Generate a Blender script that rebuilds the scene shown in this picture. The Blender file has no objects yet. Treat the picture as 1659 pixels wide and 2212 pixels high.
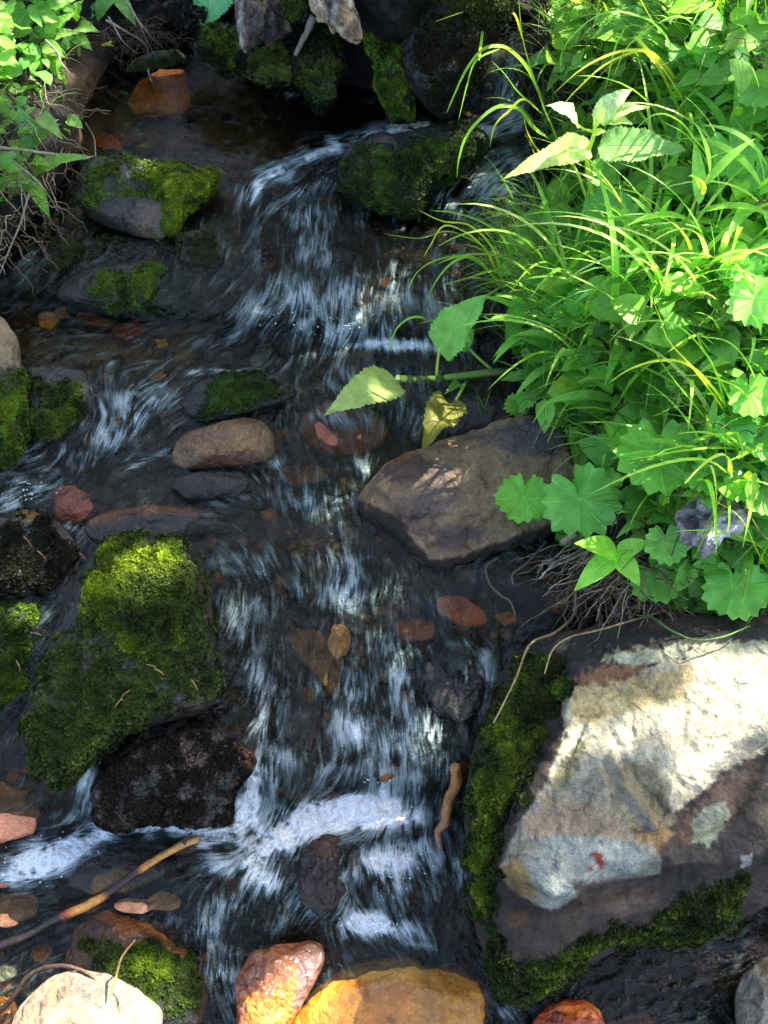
import bpy, math, random
import numpy as np
from mathutils import Vector

# ------------------------------------------------------------------ camera, world, sun, exposure
scene = bpy.context.scene
COL = scene.collection
CAM_H = 1.45
PITCH = math.radians(50)
VFOV = math.radians(54)
cam = bpy.data.objects.new('camera', bpy.data.cameras.new('camera'))
COL.objects.link(cam)
cam.location = (0, 0, CAM_H)
cam.rotation_euler = (math.radians(90) - PITCH, 0, 0)
cam.data.sensor_fit = 'VERTICAL'
cam.data.sensor_height = 24
cam.data.lens = 12 / math.tan(VFOV / 2)
cam.data.clip_start = 0.02
cam.data.clip_end = 500
scene.camera = cam

SUN_DIR = Vector((0.46, 0.36, 0.81)).normalized()
world = bpy.data.worlds.new('World')
scene.world = world
world.use_nodes = True
wn = world.node_tree
sky = wn.nodes.new('ShaderNodeTexSky')
sky.sky_type = 'NISHITA'
sky.sun_disc = False
sky.sun_elevation = math.asin(SUN_DIR.z)
sky.sun_rotation = math.atan2(SUN_DIR.x, SUN_DIR.y)
bg = wn.nodes['Background']
wn.links.new(sky.outputs[0], bg.inputs[0])
bg.inputs[1].default_value = 0.15
sky.air_density = 0.7
sky.dust_density = 2.5
sky.ozone_density = 0.5
sun_data = bpy.data.lights.new('sun', 'SUN')
sun_data.energy = 4.2
sun_data.angle = math.radians(0.5)
sun_data.color = (1.0, 0.93, 0.80)
sun = bpy.data.objects.new('sun', sun_data)
sun.rotation_euler = SUN_DIR.to_track_quat('Z', 'Y').to_euler()
sun.location = (3, 3, 5)
COL.objects.link(sun)
scene.view_settings.view_transform = 'Standard'
scene.view_settings.look = 'None'
scene.view_settings.exposure = 2.25
scene.view_settings.gamma = 1
scene.cycles.max_bounces = 10
scene.cycles.transparent_max_bounces = 16
scene.cycles.caustics_reflective = False
scene.cycles.caustics_refractive = False

# ------------------------------------------------------------------ small helpers
CW, CH = 1659.0, 2212.0
FOC = (CH / 2) / math.tan(VFOV / 2)
CAM = np.array([0, 0, CAM_H])
FW = np.array([0, math.cos(PITCH), -math.sin(PITCH)])
UP = np.array([0, math.sin(PITCH), math.cos(PITCH)])
rng = np.random.default_rng(7)
random.seed(7)

def raydir(u, v):
    u = np.asarray(u, float); v = np.asarray(v, float)
    a = (u - CW / 2) / FOC; b = -(v - CH / 2) / FOC
    return FW + a[..., None] * np.array([1, 0, 0]) + b[..., None] * UP

def unproj(u, v, z):
    d = raydir(u, v)
    t = (np.asarray(z) - CAM_H) / d[..., 2]
    return CAM + d * t[..., None]

def project(P):
    Q = P - CAM
    w = Q @ FW
    return CW / 2 + FOC * Q[..., 0] / w, CH / 2 - FOC * (Q @ UP) / w

def lin(h):
    h = h.lstrip('#')
    c = np.array([int(h[i:i + 2], 16) / 255 for i in (0, 2, 4)])
    return np.where(c <= 0.04045, c / 12.92, ((c + 0.055) / 1.055) ** 2.4)

def sstep(x, a=0.0, b=1.0):
    t = np.clip((x - a) / (b - a), 0, 1)
    return t * t * (3 - 2 * t)

def _h(ix, iy, iz, s):
    h = (ix.astype(np.int64) * 374761393 + iy.astype(np.int64) * 668265263 + iz.astype(np.int64) * 2147483647 + s * 974634777) & 0xffffffff
    h = ((h ^ (h >> 13)) * 1274126177) & 0xffffffff
    h = ((h ^ (h >> 16)) * 2246822519) & 0xffffffff
    return ((h ^ (h >> 15)) & 0xffffff) / float(0xffffff)

def vnoise(P, s=0):
    """value noise in -1..1 at points P (...,3)"""
    F = np.floor(P); T = P - F; T = T * T * (3 - 2 * T)
    X, Y, Z = (F[..., k].astype(np.int64) for k in range(3))
    x, y, z = T[..., 0], T[..., 1], T[..., 2]
    r = 0
    for i in (0, 1):
        wx = x if i else 1 - x
        for j in (0, 1):
            wy = y if j else 1 - y
            for k in (0, 1):
                wz = z if k else 1 - z
                r = r + wx * wy * wz * _h(X + i, Y + j, Z + k, s)
    return r * 2 - 1

def fbm(P, octv=4, s=0, rough=0.5):
    r = 0; a = 1; n = 0
    for o in range(octv):
        r = r + a * vnoise(P * 2 ** o + 17.3 * o, s + o); n += a; a *= rough
    return r / n

def fbm2(u, v, sc, octv=4, s=0, rough=0.5):
    return fbm(np.stack([u / sc, v / sc, np.zeros_like(u) + 0.5], -1), octv, s, rough)

def psdf(u, v, poly):
    """signed distance (px) to a polygon, positive inside"""
    P = np.array(poly, float)
    x = np.asarray(u, float); y = np.asarray(v, float)
    d = np.full(x.shape, 1e18); ins = np.zeros(x.shape, bool)
    for i in range(len(P)):
        a = P[i]; b = P[(i + 1) % len(P)]
        e = b - a; L = e @ e + 1e-9
        t = np.clip(((x - a[0]) * e[0] + (y - a[1]) * e[1]) / L, 0, 1)
        d = np.minimum(d, (x - a[0] - t * e[0]) ** 2 + (y - a[1] - t * e[1]) ** 2)
        c = (a[1] > y) != (b[1] > y)
        with np.errstate(divide='ignore', invalid='ignore'):
            xi = (b[0] - a[0]) * (y - a[1]) / (b[1] - a[1] + 1e-12) + a[0]
        ins ^= c & (x < xi)
    return np.where(ins, 1, -1) * np.sqrt(d)

def mesh_np(name, V, F, mat=None, parent=None, smooth=True, col=None, uv=None, attrs=None):
    """ONE mesh object from arrays; F is a list of (n,3)/(n,4) index arrays or one array"""
    V = np.asarray(V, float)
    if parent is not None:
        o = parent; off = np.zeros(3)
        while o is not None:
            off = off + np.array(o.location); o = o.parent
        V = V - off
    Fs = F if isinstance(F, list) else [F]
    Fs = [np.asarray(f, np.int32) for f in Fs if len(f)]
    me = bpy.data.meshes.new(name)
    me.vertices.add(len(V)); me.vertices.foreach_set('co', V.astype(np.float32).ravel())
    li = np.concatenate([f.ravel() for f in Fs])
    me.loops.add(len(li)); me.loops.foreach_set('vertex_index', li)
    tot = np.concatenate([np.full(len(f), f.shape[1], np.int32) for f in Fs])
    st = np.concatenate([[0], np.cumsum(tot)[:-1]]).astype(np.int32)
    me.polygons.add(len(tot)); me.polygons.foreach_set('loop_start', st)
    me.polygons.foreach_set('loop_total', tot)
    me.polygons.foreach_set('use_smooth', np.full(len(tot), smooth))
    me.update(calc_edges=True)
    if col is not None:
        a = me.color_attributes.new('Col', 'FLOAT_COLOR', 'POINT')
        c = np.ones((len(V), 4), np.float32); c[:, :3] = np.clip(col, 0, 1)
        a.data.foreach_set('color', c.ravel())
    if uv is not None:
        l = me.uv_layers.new(name='UVMap')
        l.data.foreach_set('uv', np.asarray(uv, np.float32)[li].ravel())
    for k, d in (attrs or {}).items():
        a = me.attributes.new(k, 'FLOAT', 'POINT'); a.data.foreach_set('value', np.asarray(d, np.float32).ravel())
    me.validate()
    ob = bpy.data.objects.new(name, me)
    if mat: me.materials.append(mat)
    COL.objects.link(ob)
    if parent is not None: ob.parent = parent
    return ob

def empty(name, loc, label, cat, group=None):
    o = bpy.data.objects.new(name, None); COL.objects.link(o)
    o.location = tuple(float(x) for x in loc); o.empty_display_size = 0.05
    o['label'] = label; o['category'] = cat
    if group: o['group'] = group
    return o

def tag(o, label=None, cat=None, group=None, kind=None):
    if label: o['label'] = label
    if cat: o['category'] = cat
    if group: o['group'] = group
    if kind: o['kind'] = kind
    return o

def gridfaces(nr, nc, wrap=False):
    i = np.arange(nr - 1)[:, None]; j = np.arange(nc if wrap else nc - 1)[None, :]
    j2 = (j + 1) % nc
    return np.stack([i * nc + j, i * nc + j2, (i + 1) * nc + j2, (i + 1) * nc + j], -1).reshape(-1, 4)

# ------------------------------------------------------------------ materials
class NT:
    def __init__(s, name):
        s.m = bpy.data.materials.new(name); s.m.use_nodes = True
        s.t = s.m.node_tree; s.t.nodes.clear()
        s.out = s.n('OutputMaterial')
    def n(s, t, **kw):
        nd = s.t.nodes.new('ShaderNode' + t)
        for k, v in kw.items():
            if k in nd.inputs: nd.inputs[k].default_value = v
            else: setattr(nd, k, v)
        return nd
    def l(s, a, b): s.t.links.new(a, b)
    def attr(s, name): return s.n('Attribute', attribute_name=name)
    def math(s, op, a, b=None, clamp=False):
        nd = s.n('Math', operation=op, use_clamp=clamp)
        for k, x in enumerate((a, b)):
            if x is None: continue
            if isinstance(x, (int, float)): nd.inputs[k].default_value = x
            else: s.l(x, nd.inputs[k])
        return nd.outputs[0]
    def mix(s, f, a, b, mode='MIX'):
        nd = s.n('Mix', data_type='RGBA', blend_type=mode)
        for k, x in ((0, f), (6, a), (7, b)):
            if isinstance(x, (int, float)): nd.inputs[k].default_value = x
            elif isinstance(x, (tuple, list, np.ndarray)): nd.inputs[k].default_value = (*x[:3], 1)
            else: s.l(x, nd.inputs[k])
        return nd.outputs[2]
    def ramp(s, f, stops):
        nd = s.n('ValToRGB'); s.l(f, nd.inputs[0]); e = nd.color_ramp.elements
        while len(e) < len(stops): e.new(0.5)
        for k, (p, c) in enumerate(stops):
            e[k].position = p; e[k].color = (c, c, c, 1) if isinstance(c, (int, float)) else (*c[:3], 1)
        return nd.outputs[0]
    def noise(s, sc, det=4, rough=0.55, vec=None, dist=0.0):
        nd = s.n('TexNoise', Scale=sc, Detail=det, Roughness=rough, Distortion=dist)
        if vec is not None: s.l(vec, nd.inputs['Vector'])
        return nd.outputs[0]
    def bump(s, h, dist, strength=1.0, nrm=None):
        b = s.n('Bump', Strength=strength, Distance=dist); s.l(h, b.inputs['Height'])
        if nrm is not None: s.l(nrm, b.inputs['Normal'])
        return b.outputs[0]

def rock_mat(name, rough=0.75, coat=0.0, bump=0.004, grain=1.0, tint=(1, 1, 1)):
    k = NT(name); c = k.n('TexCoord').outputs['Object']
    base = k.attr('Col').outputs['Color']
    n1 = k.noise(28, 6, 0.65, c); n2 = k.noise(160, 5, 0.7, c); n3 = k.noise(9, 4, 0.6, c, 0.6)
    v = k.n('TexVoronoi', Scale=130.0); k.l(c, v.inputs['Vector'])
    f = k.math('MULTIPLY', k.ramp(n1, [(0.30, 0.62), (0.70, 1.38)]), k.ramp(n2, [(0.28, 1 - 0.45 * grain), (0.72, 1 + 0.45 * grain)]))
    f = k.math('MULTIPLY', f, k.ramp(n3, [(0.32, 0.72), (0.68, 1.2)]))
    sc = k.n('VectorMath', operation='SCALE'); k.l(base, sc.inputs[0]); k.l(f, sc.inputs['Scale'])
    base = None
    tn = k.mix(1.0, sc.outputs[0], tint, 'MULTIPLY')
    pits = k.ramp(k.noise(75, 3, 0.6, c), [(0.27, 0.5), (0.36, 1.0)])
    colr = k.mix(1.0, tn, pits, 'MULTIPLY')
    p = k.n('BsdfPrincipled', Roughness=rough); k.l(colr, p.inputs['Base Color'])
    p.inputs['Coat Weight'].default_value = coat; p.inputs['Coat Roughness'].default_value = 0.22
    h = k.math('ADD', k.math('MULTIPLY', n1, 0.8), k.math('ADD', k.math('MULTIPLY', n2, 0.35), k.math('MULTIPLY', pits, 0.12)))
    wv = k.n('VectorMath', operation='ADD'); k.l(c, wv.inputs[0]); ns = k.n('TexNoise', Scale=30.0, Detail=4.0); k.l(c, ns.inputs['Vector'])
    s1 = k.n('VectorMath', operation='SCALE'); s1.inputs['Scale'].default_value = 0.05; k.l(ns.outputs['Color'], s1.inputs[0]); k.l(s1.outputs[0], wv.inputs[1])
    cr = k.n('TexVoronoi', feature='DISTANCE_TO_EDGE', Scale=17.0); k.l(wv.outputs[0], cr.inputs['Vector'])
    crk = k.ramp(cr.outputs['Distance'], [(0.0, 0.0), (0.045, 1.0)])
    crk = k.math('MAXIMUM', crk, k.ramp(k.noise(14, 2, 0.5, c), [(0.36, 0.0), (0.46, 1.0)]))
    chip = k.n('TexVoronoi', feature='F1', distance='CHEBYCHEV', Scale=34.0); k.l(wv.outputs[0], chip.inputs['Vector'])
    gr_ = k.noise(520, 3, 0.7, c)
    colr = k.mix(1.0, colr, k.ramp(gr_, [(0.32, 1 - 0.38 * grain), (0.68, 1 + 0.3 * grain)]), 'MULTIPLY')
    colr = k.mix(k.math('MULTIPLY', k.math('SUBTRACT', 1.0, crk), 0.45), colr, (0.012, 0.010, 0.008))
    k.l(colr, p.inputs['Base Color'])
    h = k.math('ADD', h, k.math('ADD', k.math('MULTIPLY', crk, 0.35), k.math('ADD', k.math('MULTIPLY', chip.outputs['Distance'], 0.9), k.math('MULTIPLY', gr_, 0.16))))
    nb = k.bump(h, bump * 2.2, 1.0); k.l(nb, p.inputs['Normal'])
    if coat: k.l(k.bump(k.noise(55, 3, 0.5, c), bump, 0.8), p.inputs['Coat Normal'])
    k.l(p.outputs[0], k.out.inputs[0]); return k.m

def leafy_mat(name, trans=0.35, rough=0.5, spec=0.35, veins=None, tint=(2.5, 1.72, 1.6)):
    """Col attribute = own colour of each leaf; light passes through the blade"""
    k = NT(name); c = k.n('TexCoord').outputs['Object']
    base = k.attr('Col').outputs['Color']
    f = k.math('MULTIPLY', k.ramp(k.noise(60, 4, 0.6, c), [(0.3, 0.8), (0.7, 1.2)]), 1.0)
    sc = k.n('VectorMath', operation='SCALE'); k.l(base, sc.inputs[0]); k.l(f, sc.inputs['Scale'])
    colr = k.mix(1.0, sc.outputs[0], tint, 'MULTIPLY')
    hgt = k.noise(220, 3, 0.6, c)
    if veins:
        uv = k.n('UVMap').outputs[0]; s = k.n('SeparateXYZ'); k.l(uv, s.inputs[0])
        ax = k.math('ABSOLUTE', s.outputs[0])
        if veins == 'pinnate':
            ph = k.math('SUBTRACT', k.math('MULTIPLY', s.outputs[1], 46.0), k.math('MULTIPLY', ax, 15.0))
            mid = k.ramp(ax, [(0.0, 1.0), (0.055, 0.0)])
        elif veins == 'parallel':
            ph = k.math('MULTIPLY', ax, 26.0); mid = k.ramp(ax, [(0.0, 1.0), (0.10, 0.0)])
        else:
            ph = k.math('MULTIPLY', s.outputs[0], 6.2832 * 9); mid = k.ramp(s.outputs[1], [(0.0, 0.9), (0.06, 0.0)])
        w = k.ramp(k.math('SINE', ph), [(0.86, 0.0), (1.0, 0.75)])
        # sine is -1..1; ramp input is clamped at 0 so only the crests show
        vein = k.math('MAXIMUM', mid, w)
        if veins == 'parallel': vein = k.math('MAXIMUM', mid, k.math('MULTIPLY', w, 0.35))
        light = k.mix(1.0, colr, (1.7, 1.45, 1.9), 'MULTIPLY')
        colr = k.mix(k.math('MULTIPLY', vein, 0.7), colr, light)
        hgt = k.math('SUBTRACT', k.math('MULTIPLY', hgt, 0.4), vein)
        rel = 0.0012
    else: rel = 0.0008
    nb = k.bump(hgt, rel, 0.8)
    p = k.n('BsdfPrincipled', Roughness=rough); k.l(colr, p.inputs['Base Color']); k.l(nb, p.inputs['Normal'])
    p.inputs['Specular IOR Level'].default_value = spec
    t = k.n('BsdfTranslucent'); k.l(k.mix(1.0, colr, (1.5, 1.7, 0.6), 'MULTIPLY'), t.inputs[0]); k.l(nb, t.inputs['Normal'])
    m = k.n('MixShader'); m.inputs[0].default_value = trans
    k.l(p.outputs[0], m.inputs[1]); k.l(t.outputs[0], m.inputs[2]); k.l(m.outputs[0], k.out.inputs[0]); return k.m

def wood_mat(name, rough=0.8, coat=0.0):
    k = NT(name); c = k.n('TexCoord').outputs['Object']
    base = k.attr('Col').outputs['Color']
    mp = k.n('Mapping'); mp.inputs['Scale'].default_value = (1.6, 1.6, 0.22); k.l(c, mp.inputs[0])
    n = k.noise(120, 6, 0.65, mp.outputs[0], 0.8); n2 = k.noise(20, 4, 0.6, c)
    f = k.math('MULTIPLY', k.ramp(n, [(0.3, 0.5), (0.7, 1.4)]), k.ramp(n2, [(0.3, 0.75), (0.7, 1.25)]))
    sc = k.n('VectorMath', operation='SCALE'); k.l(base, sc.inputs[0]); k.l(f, sc.inputs['Scale'])
    p = k.n('BsdfPrincipled', Roughness=rough); k.l(sc.outputs[0], p.inputs['Base Color'])
    p.inputs['Coat Weight'].default_value = coat
    k.l(k.bump(n, 0.004), p.inputs['Normal']); k.l(p.outputs[0], k.out.inputs[0]); return k.m

M_DRY = rock_mat('dry_stone', 0.85, 0.0, 0.0028, 0.8, tint=(0.80, 0.78, 0.70))
M_WET = rock_mat('wet_stone', 0.55, 0.26, 0.004, 1.5, tint=(0.46, 0.44, 0.35))
M_AMBER = rock_mat('wet_amber_stone', 0.4, 0.5, 0.003, 0.5, tint=(0.95, 0.85, 0.75))
M_SUNK = rock_mat('sunken_stone', 0.8, 0.0, 0.003, 0.8, tint=(1.35, 1.2, 1.0))
M_MOSS = leafy_mat('moss_leaves', 0.2, 0.65, 0.2, tint=(0.78, 0.56, 0.5))
M_GRASS = leafy_mat('grass_blade', 0.45, 0.42, 0.45, 'parallel')
M_LEAF = leafy_mat('leaf_blade', 0.35, 0.5, 0.35, 'pinnate')
M_RLEAF = leafy_mat('round_leaf_blade', 0.32, 0.5, 0.35, 'palmate')
M_LANCE = leafy_mat('narrow_leaf_blade', 0.38, 0.45, 0.4, 'parallel')
M_STEM = leafy_mat('green_stem', 0.15, 0.5, 0.4)
M_WOOD = wood_mat('weathered_wood')
M_WETWOOD = wood_mat('wet_wood', 0.5, 0.5)

def water_mat():
    k = NT('stream_water'); c = k.n('TexCoord').outputs['Object']
    foam = k.attr('foam').outputs['Fac']; tur = k.attr('turb').outputs['Fac']
    uv = k.n('UVMap').outputs[0]
    mp = k.n('Mapping'); k.l(uv, mp.inputs[0]); mp.inputs['Scale'].default_value = (1, 1, 1)
    fine = k.noise(260, 3, 0.6, c); med = k.noise(70, 4, 0.55, c, 0.8)
    h = k.math('ADD', k.math('MULTIPLY', fine, 0.32), k.math('MULTIPLY', med, 0.9))
    bmp = k.n('Bump', Distance=0.009); k.l(h, bmp.inputs['Height'])
    k.l(k.math('ADD', 0.10, k.math('MULTIPLY', tur, 0.9)), bmp.inputs['Strength'])
    nb = bmp.outputs[0]
    fr = k.n('Fresnel', IOR=1.34); k.l(nb, fr.inputs['Normal'])
    g = k.n('BsdfGlossy', Roughness=0.04); k.l(nb, g.inputs['Normal'])
    t = k.n('BsdfTransparent'); t.inputs[0].default_value = (0.56, 0.60, 0.47, 1)
    m1 = k.n('MixShader'); k.l(fr.outputs[0], m1.inputs[0]); k.l(t.outputs[0], m1.inputs[1]); k.l(g.outputs[0], m1.inputs[2])
    fd = k.n('BsdfPrincipled', Roughness=0.35); k.l(k.mix(foam, (0.30, 0.50, 0.49), (0.86, 0.90, 0.90)), fd.inputs['Base Color'])
    k.l(nb, fd.inputs['Normal'])
    sp = k.noise(330, 2, 0.6, c)
    a = k.math('MULTIPLY', foam, k.ramp(sp, [(0.32, 0.75), (0.62, 1.1)]))
    a = k.math('MINIMUM', a, 0.96)
    m2 = k.n('MixShader'); k.l(a, m2.inputs[0]); k.l(m1.outputs[0], m2.inputs[1]); k.l(fd.outputs[0], m2.inputs[2])
    k.l(m2.outputs[0], k.out.inputs[0]); return k.m
M_WATER = water_mat()

def ground_mat():
    k = NT('stream_soil'); c = k.n('TexCoord').outputs['Object']
    base = k.attr('Col').outputs['Color']
    n1 = k.noise(22, 7, 0.7, c); n2 = k.noise(140, 5, 0.7, c)
    v = k.n('TexVoronoi', Scale=38.0); k.l(c, v.inputs['Vector'])
    f = k.math('MULTIPLY', k.ramp(n1, [(0.3, 0.45), (0.7, 1.5)]), k.ramp(n2, [(0.3, 0.6), (0.7, 1.4)]))
    f = k.math('MULTIPLY', f, k.ramp(v.outputs['Distance'], [(0.0, 1.25), (0.75, 0.6)]))
    sc = k.n('VectorMath', operation='SCALE'); k.l(base, sc.inputs[0]); k.l(f, sc.inputs['Scale'])
    p = k.n('BsdfPrincipled', Roughness=0.7); k.l(sc.outputs[0], p.inputs['Base Color'])
    h = k.math('ADD', k.math('MULTIPLY', n1, 1.0), k.math('SUBTRACT', k.math('MULTIPLY', n2, 0.4), k.math('MULTIPLY', v.outputs['Distance'], 0.5)))
    k.l(k.bump(h, 0.012), p.inputs['Normal']); k.l(p.outputs[0], k.out.inputs[0]); return k.m
M_GROUND = ground_mat()

# ------------------------------------------------------------------ the lie of the land: heights of the water, bank and bed
KU = np.array([-700, -200, 0, 200, 400, 600, 800, 1000, 1200, 1400, 1660, 2400], float)
LV = [
    (-0.10, [2700] * 12),
    (-0.03, [2330] * 12),
    (0.000, [2160, 2160, 2160, 2180, 2160, 2150, 2130, 2120, 2130, 2130, 2130, 2130]),
    (0.015, [2010, 2010, 2010, 2050, 2085, 2070, 2060, 2050, 2040, 2030, 2020, 2020]),
    (0.075, [1890, 1890, 1890, 1900, 1905, 1905, 1905, 1905, 1900, 1900, 1900, 1900]),
    (0.088, [1800, 1800, 1800, 1790, 1780, 1745, 1715, 1740, 1750, 1750, 1750, 1750]),
    (0.180, [1640, 1640, 1650, 1660, 1660, 1660, 1655, 1650, 1640, 1640, 1640, 1640]),
    (0.235, [1450, 1450, 1460, 1480, 1450, 1405, 1395, 1405, 1420, 1420, 1420, 1420]),
    (0.290, [1260, 1260, 1260, 1250, 1230, 1200, 1200, 1215, 1290, 1290, 1290, 1290]),
    (0.310, [1090] * 12),
    (0.325, [1020, 1020, 1020, 1010, 990, 960, 950, 950, 950, 950, 950, 950]),
    (0.372, [820, 820, 820, 830, 830, 800, 800, 800, 800, 800, 800, 800]),
    (0.380, [650, 650, 655, 675, 705, 735, 745, 748, 748, 748, 748, 748]),
    (0.418, [615, 615, 620, 640, 660, 690, 700, 700, 690, 690, 690, 690]),
    (0.445, [560, 560, 560, 560, 545, 555, 560, 545, 520, 520, 520, 520]),
    (0.462, [470, 470, 470, 470, 460, 445, 440, 440, 440, 440, 440, 440]),
    (0.480, [340, 340, 340, 340, 340, 340, 330, 330, 330, 330, 330, 330]),
    (0.487, [120, 120, 120, 120, 120, 120, 140, 285, 285, 285, 285, 285]),
    (0.600, [-450, -450, -450, -450, -450, -450, -350, 110, 120, 120, 120, 120]),
    (0.680, [-900] * 12),
]
GU = np.arange(-700, 2401, 10.0); GV = np.arange(-560, 2601, 5.0)
ZT = np.empty((len(GV), len(GU)))
_lz = np.array([z for z, _ in LV])
for j, u in enumerate(GU):
    vs = np.array([np.interp(u, KU, row) for _, row in LV])
    ZT[:, j] = np.interp(GV, vs[::-1], _lz[::-1])
def blur(A, n, ax):
    k = np.hanning(2 * n + 3)[1:-1]; k /= k.sum()
    P = np.pad(A, [(n, n) if a == ax else (0, 0) for a in (0, 1)], 'edge')
    return np.apply_along_axis(lambda r: np.convolve(r, k, 'valid'), ax, P)
ZT = blur(blur(ZT, 5, 0), 9, 1)

def bil(A, u, v, U=GU, V=GV):
    x = np.clip((np.asarray(u, float) - U[0]) / (U[1] - U[0]), 0, len(U) - 1.001)
    y = np.clip((np.asarray(v, float) - V[0]) / (V[1] - V[0]), 0, len(V) - 1.001)
    i = x.astype(int); j = y.astype(int); fx = x - i; fy = y - j
    return A[j, i] * (1 - fx) * (1 - fy) + A[j, i + 1] * fx * (1 - fy) + A[j + 1, i] * (1 - fx) * fy + A[j + 1, i + 1] * fx * fy
def zw(u, v): return bil(ZT, u, v)

BANK_R = [(1150, -560), (1140, 60), (1190, 180), (1190, 400), (1110, 480), (1070, 600), (1090, 740), (1110, 830), (1110, 900), (1230, 960), (1250, 1150), (1290, 1270), (1350, 1330), (1660, 1345), (2400, 1345), (2400, -560)]
BANK_L = [(-700, -560), (470, -560), (440, 50), (250, 130), (190, 230), (185, 330), (120, 430), (40, 520), (-40, 620), (-700, 650)]
BANK_T = [(400, -560), (400, 50), (520, 130), (600, 170), (700, 190), (800, 215), (930, 235), (975, 190), (1010, 110), (1060, 60), (1160, 40), (1160, -560)]
BANK_B = [(1330, 1960), (1660, 1900), (2400, 1900), (2400, 1345), (1660, 1345), (1350, 1330), (1240, 1500)]
def bank(u, v):
    n = fbm2(u, v, 70, 4, 5) * 22
    r = 0.20 * sstep(psdf(u, v, BANK_R) + n, -10, 420) + 0.03 * sstep(psdf(u, v, BANK_R) + n, -15, 40)
    l = 0.13 * sstep(psdf(u, v, BANK_L) + n, -10, 300) + 0.03 * sstep(psdf(u, v, BANK_L) + n, -15, 40)
    t = 0.22 * sstep(psdf(u, v, BANK_T) + n, -10, 260)
    b = 0.10 * sstep(psdf(u, v, BANK_B) + n, -10, 160)
    return r + l + t + b + 0.05 * sstep(np.maximum(-u - 150, u - 1850), 0, 500)
def depth(u, v):
    d = 0.035 + 0.045 * np.exp(-(((u - 450) / 260) ** 2 + ((v - 230) / 110) ** 2)) \
        - 0.016 * np.exp(-(((u - 780) / 260) ** 2 + ((v - 1450) / 230) ** 2)) \
        - 0.014 * np.exp(-(((u - 700) / 260) ** 2 + ((v - 640) / 90) ** 2))
    return d
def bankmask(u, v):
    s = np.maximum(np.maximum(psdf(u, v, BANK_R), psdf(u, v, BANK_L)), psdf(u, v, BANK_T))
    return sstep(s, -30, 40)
def ground_z(u, v):
    m = bankmask(u, v)
    lump = fbm2(u, v, 55, 4, 11) * 0.014 + np.abs(fbm2(u, v, 23, 3, 12)) * 0.010
    return zw(u, v) - depth(u, v) * (1 - m) + bank(u, v) + lump
def gpt(u, v, dz=0.0):
    u = np.asarray(u, float); v = np.asarray(v, float)
    return unproj(u, v, ground_z(u, v) + dz)
def wpt(u, v, dz=0.0):
    return unproj(np.asarray(u, float), np.asarray(v, float), zw(u, v) + dz)
def vpt(u, v, y):
    """point on the sight line of (u,v) standing at distance y"""
    d = raydir(u, v); t = y / d[..., 1]
    return CAM + d * np.asarray(t)[..., None]

# ------------------------------------------------------------------ ground (banks and stream bed): one sheet out to the horizon
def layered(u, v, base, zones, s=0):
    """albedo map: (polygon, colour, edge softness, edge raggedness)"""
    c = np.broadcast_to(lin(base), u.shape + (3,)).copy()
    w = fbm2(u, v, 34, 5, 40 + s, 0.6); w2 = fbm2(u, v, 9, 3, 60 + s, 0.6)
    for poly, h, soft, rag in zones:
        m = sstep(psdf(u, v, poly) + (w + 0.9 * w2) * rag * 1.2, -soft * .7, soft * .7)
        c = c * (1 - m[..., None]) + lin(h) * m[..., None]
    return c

u, v = np.meshgrid(np.arange(-690, 2391, 7.0), np.arange(-550, 2591, 6.0))
zg = ground_z(u, v)
Pg = unproj(u, v, zg)
bm = bankmask(u, v)
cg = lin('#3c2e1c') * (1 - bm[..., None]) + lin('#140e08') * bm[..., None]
n1 = fbm2(u, v, 60, 4, 21)[..., None]; n2 = fbm2(u, v, 26, 3, 22)[..., None]
cg = cg * (1 + 0.5 * n1)
oc = sstep(n2, 0.25, 0.6) * (1 - bm[..., None]) * 0.6
cg = cg * (1 - oc) + lin('#80582a') * oc
am = sstep(psdf(u, v, [(160,150),(460,140),(640,280),(560,360),(180,350)]), -40, 40) + .7 * sstep(psdf(u, v, [(40,670),(420,680),(420,800),(60,780)]), -30, 30)
cg = cg * (1 - .8 * np.clip(am, 0, 1)[..., None]) + lin('#8c6a40') * .8 * np.clip(am, 0, 1)[..., None]
gr = sstep(fbm2(u, v, 90, 3, 23)[..., None], 0.0, 0.5) * (1 - bm[..., None]) * 0.7
cg = cg * (1 - gr) + lin('#2e3518') * gr
nr, nc = u.shape
V = Pg.reshape(-1, 3); Cg = cg.reshape(-1, 3); F = gridfaces(nr, nc)[:, ::-1]
idx = np.arange(nr * nc).reshape(nr, nc)
ring = np.concatenate([idx[0, :], idx[1:, -1], idx[-1, -2::-1], idx[-2:0:-1, 0]])
R0 = V[ring]; ctr = np.array([0.0, 1.2, 0]); dirs = R0 - ctr; dirs[:, 2] = 0
dirs /= np.linalg.norm(dirs, axis=1)[:, None]
prev = ring; allV = [V]; allC = [Cg]; base_n = len(V); Fs = [F]
for rad, zz in ((4.5, None), (9, 3.0), (25, 13), (120, 40.0)):  # outer rings raised as an unseen slope to keep sky out of pool reflections
    z0 = R0[:, 2] if zz is None else -0.3 + zz * sstep(dirs[:, 1], -0.5, 0.6)
    P = ctr + dirs * rad; P[:, 2] = z0 + 0.08 * fbm(P * 0.7, 3, 3) * (0 if zz is None else 1)
    if zz is None: P[:, 2] = R0[:, 2] + 0.1
    cur = np.arange(base_n, base_n + len(ring)); base_n += len(ring)
    allV.append(P); allC.append(np.broadcast_to(lin('#3a3a1c'), P.shape))
    a, b = prev, np.roll(prev, -1); c_, d_ = np.roll(cur, -1), cur
    Fs.append(np.stack([a, b, c_, d_], -1)); prev = cur
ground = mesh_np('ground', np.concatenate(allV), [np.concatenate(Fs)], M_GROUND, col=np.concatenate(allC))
tag(ground, 'dark soil banks and brown stony bed of the stream', kind='structure')

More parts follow.
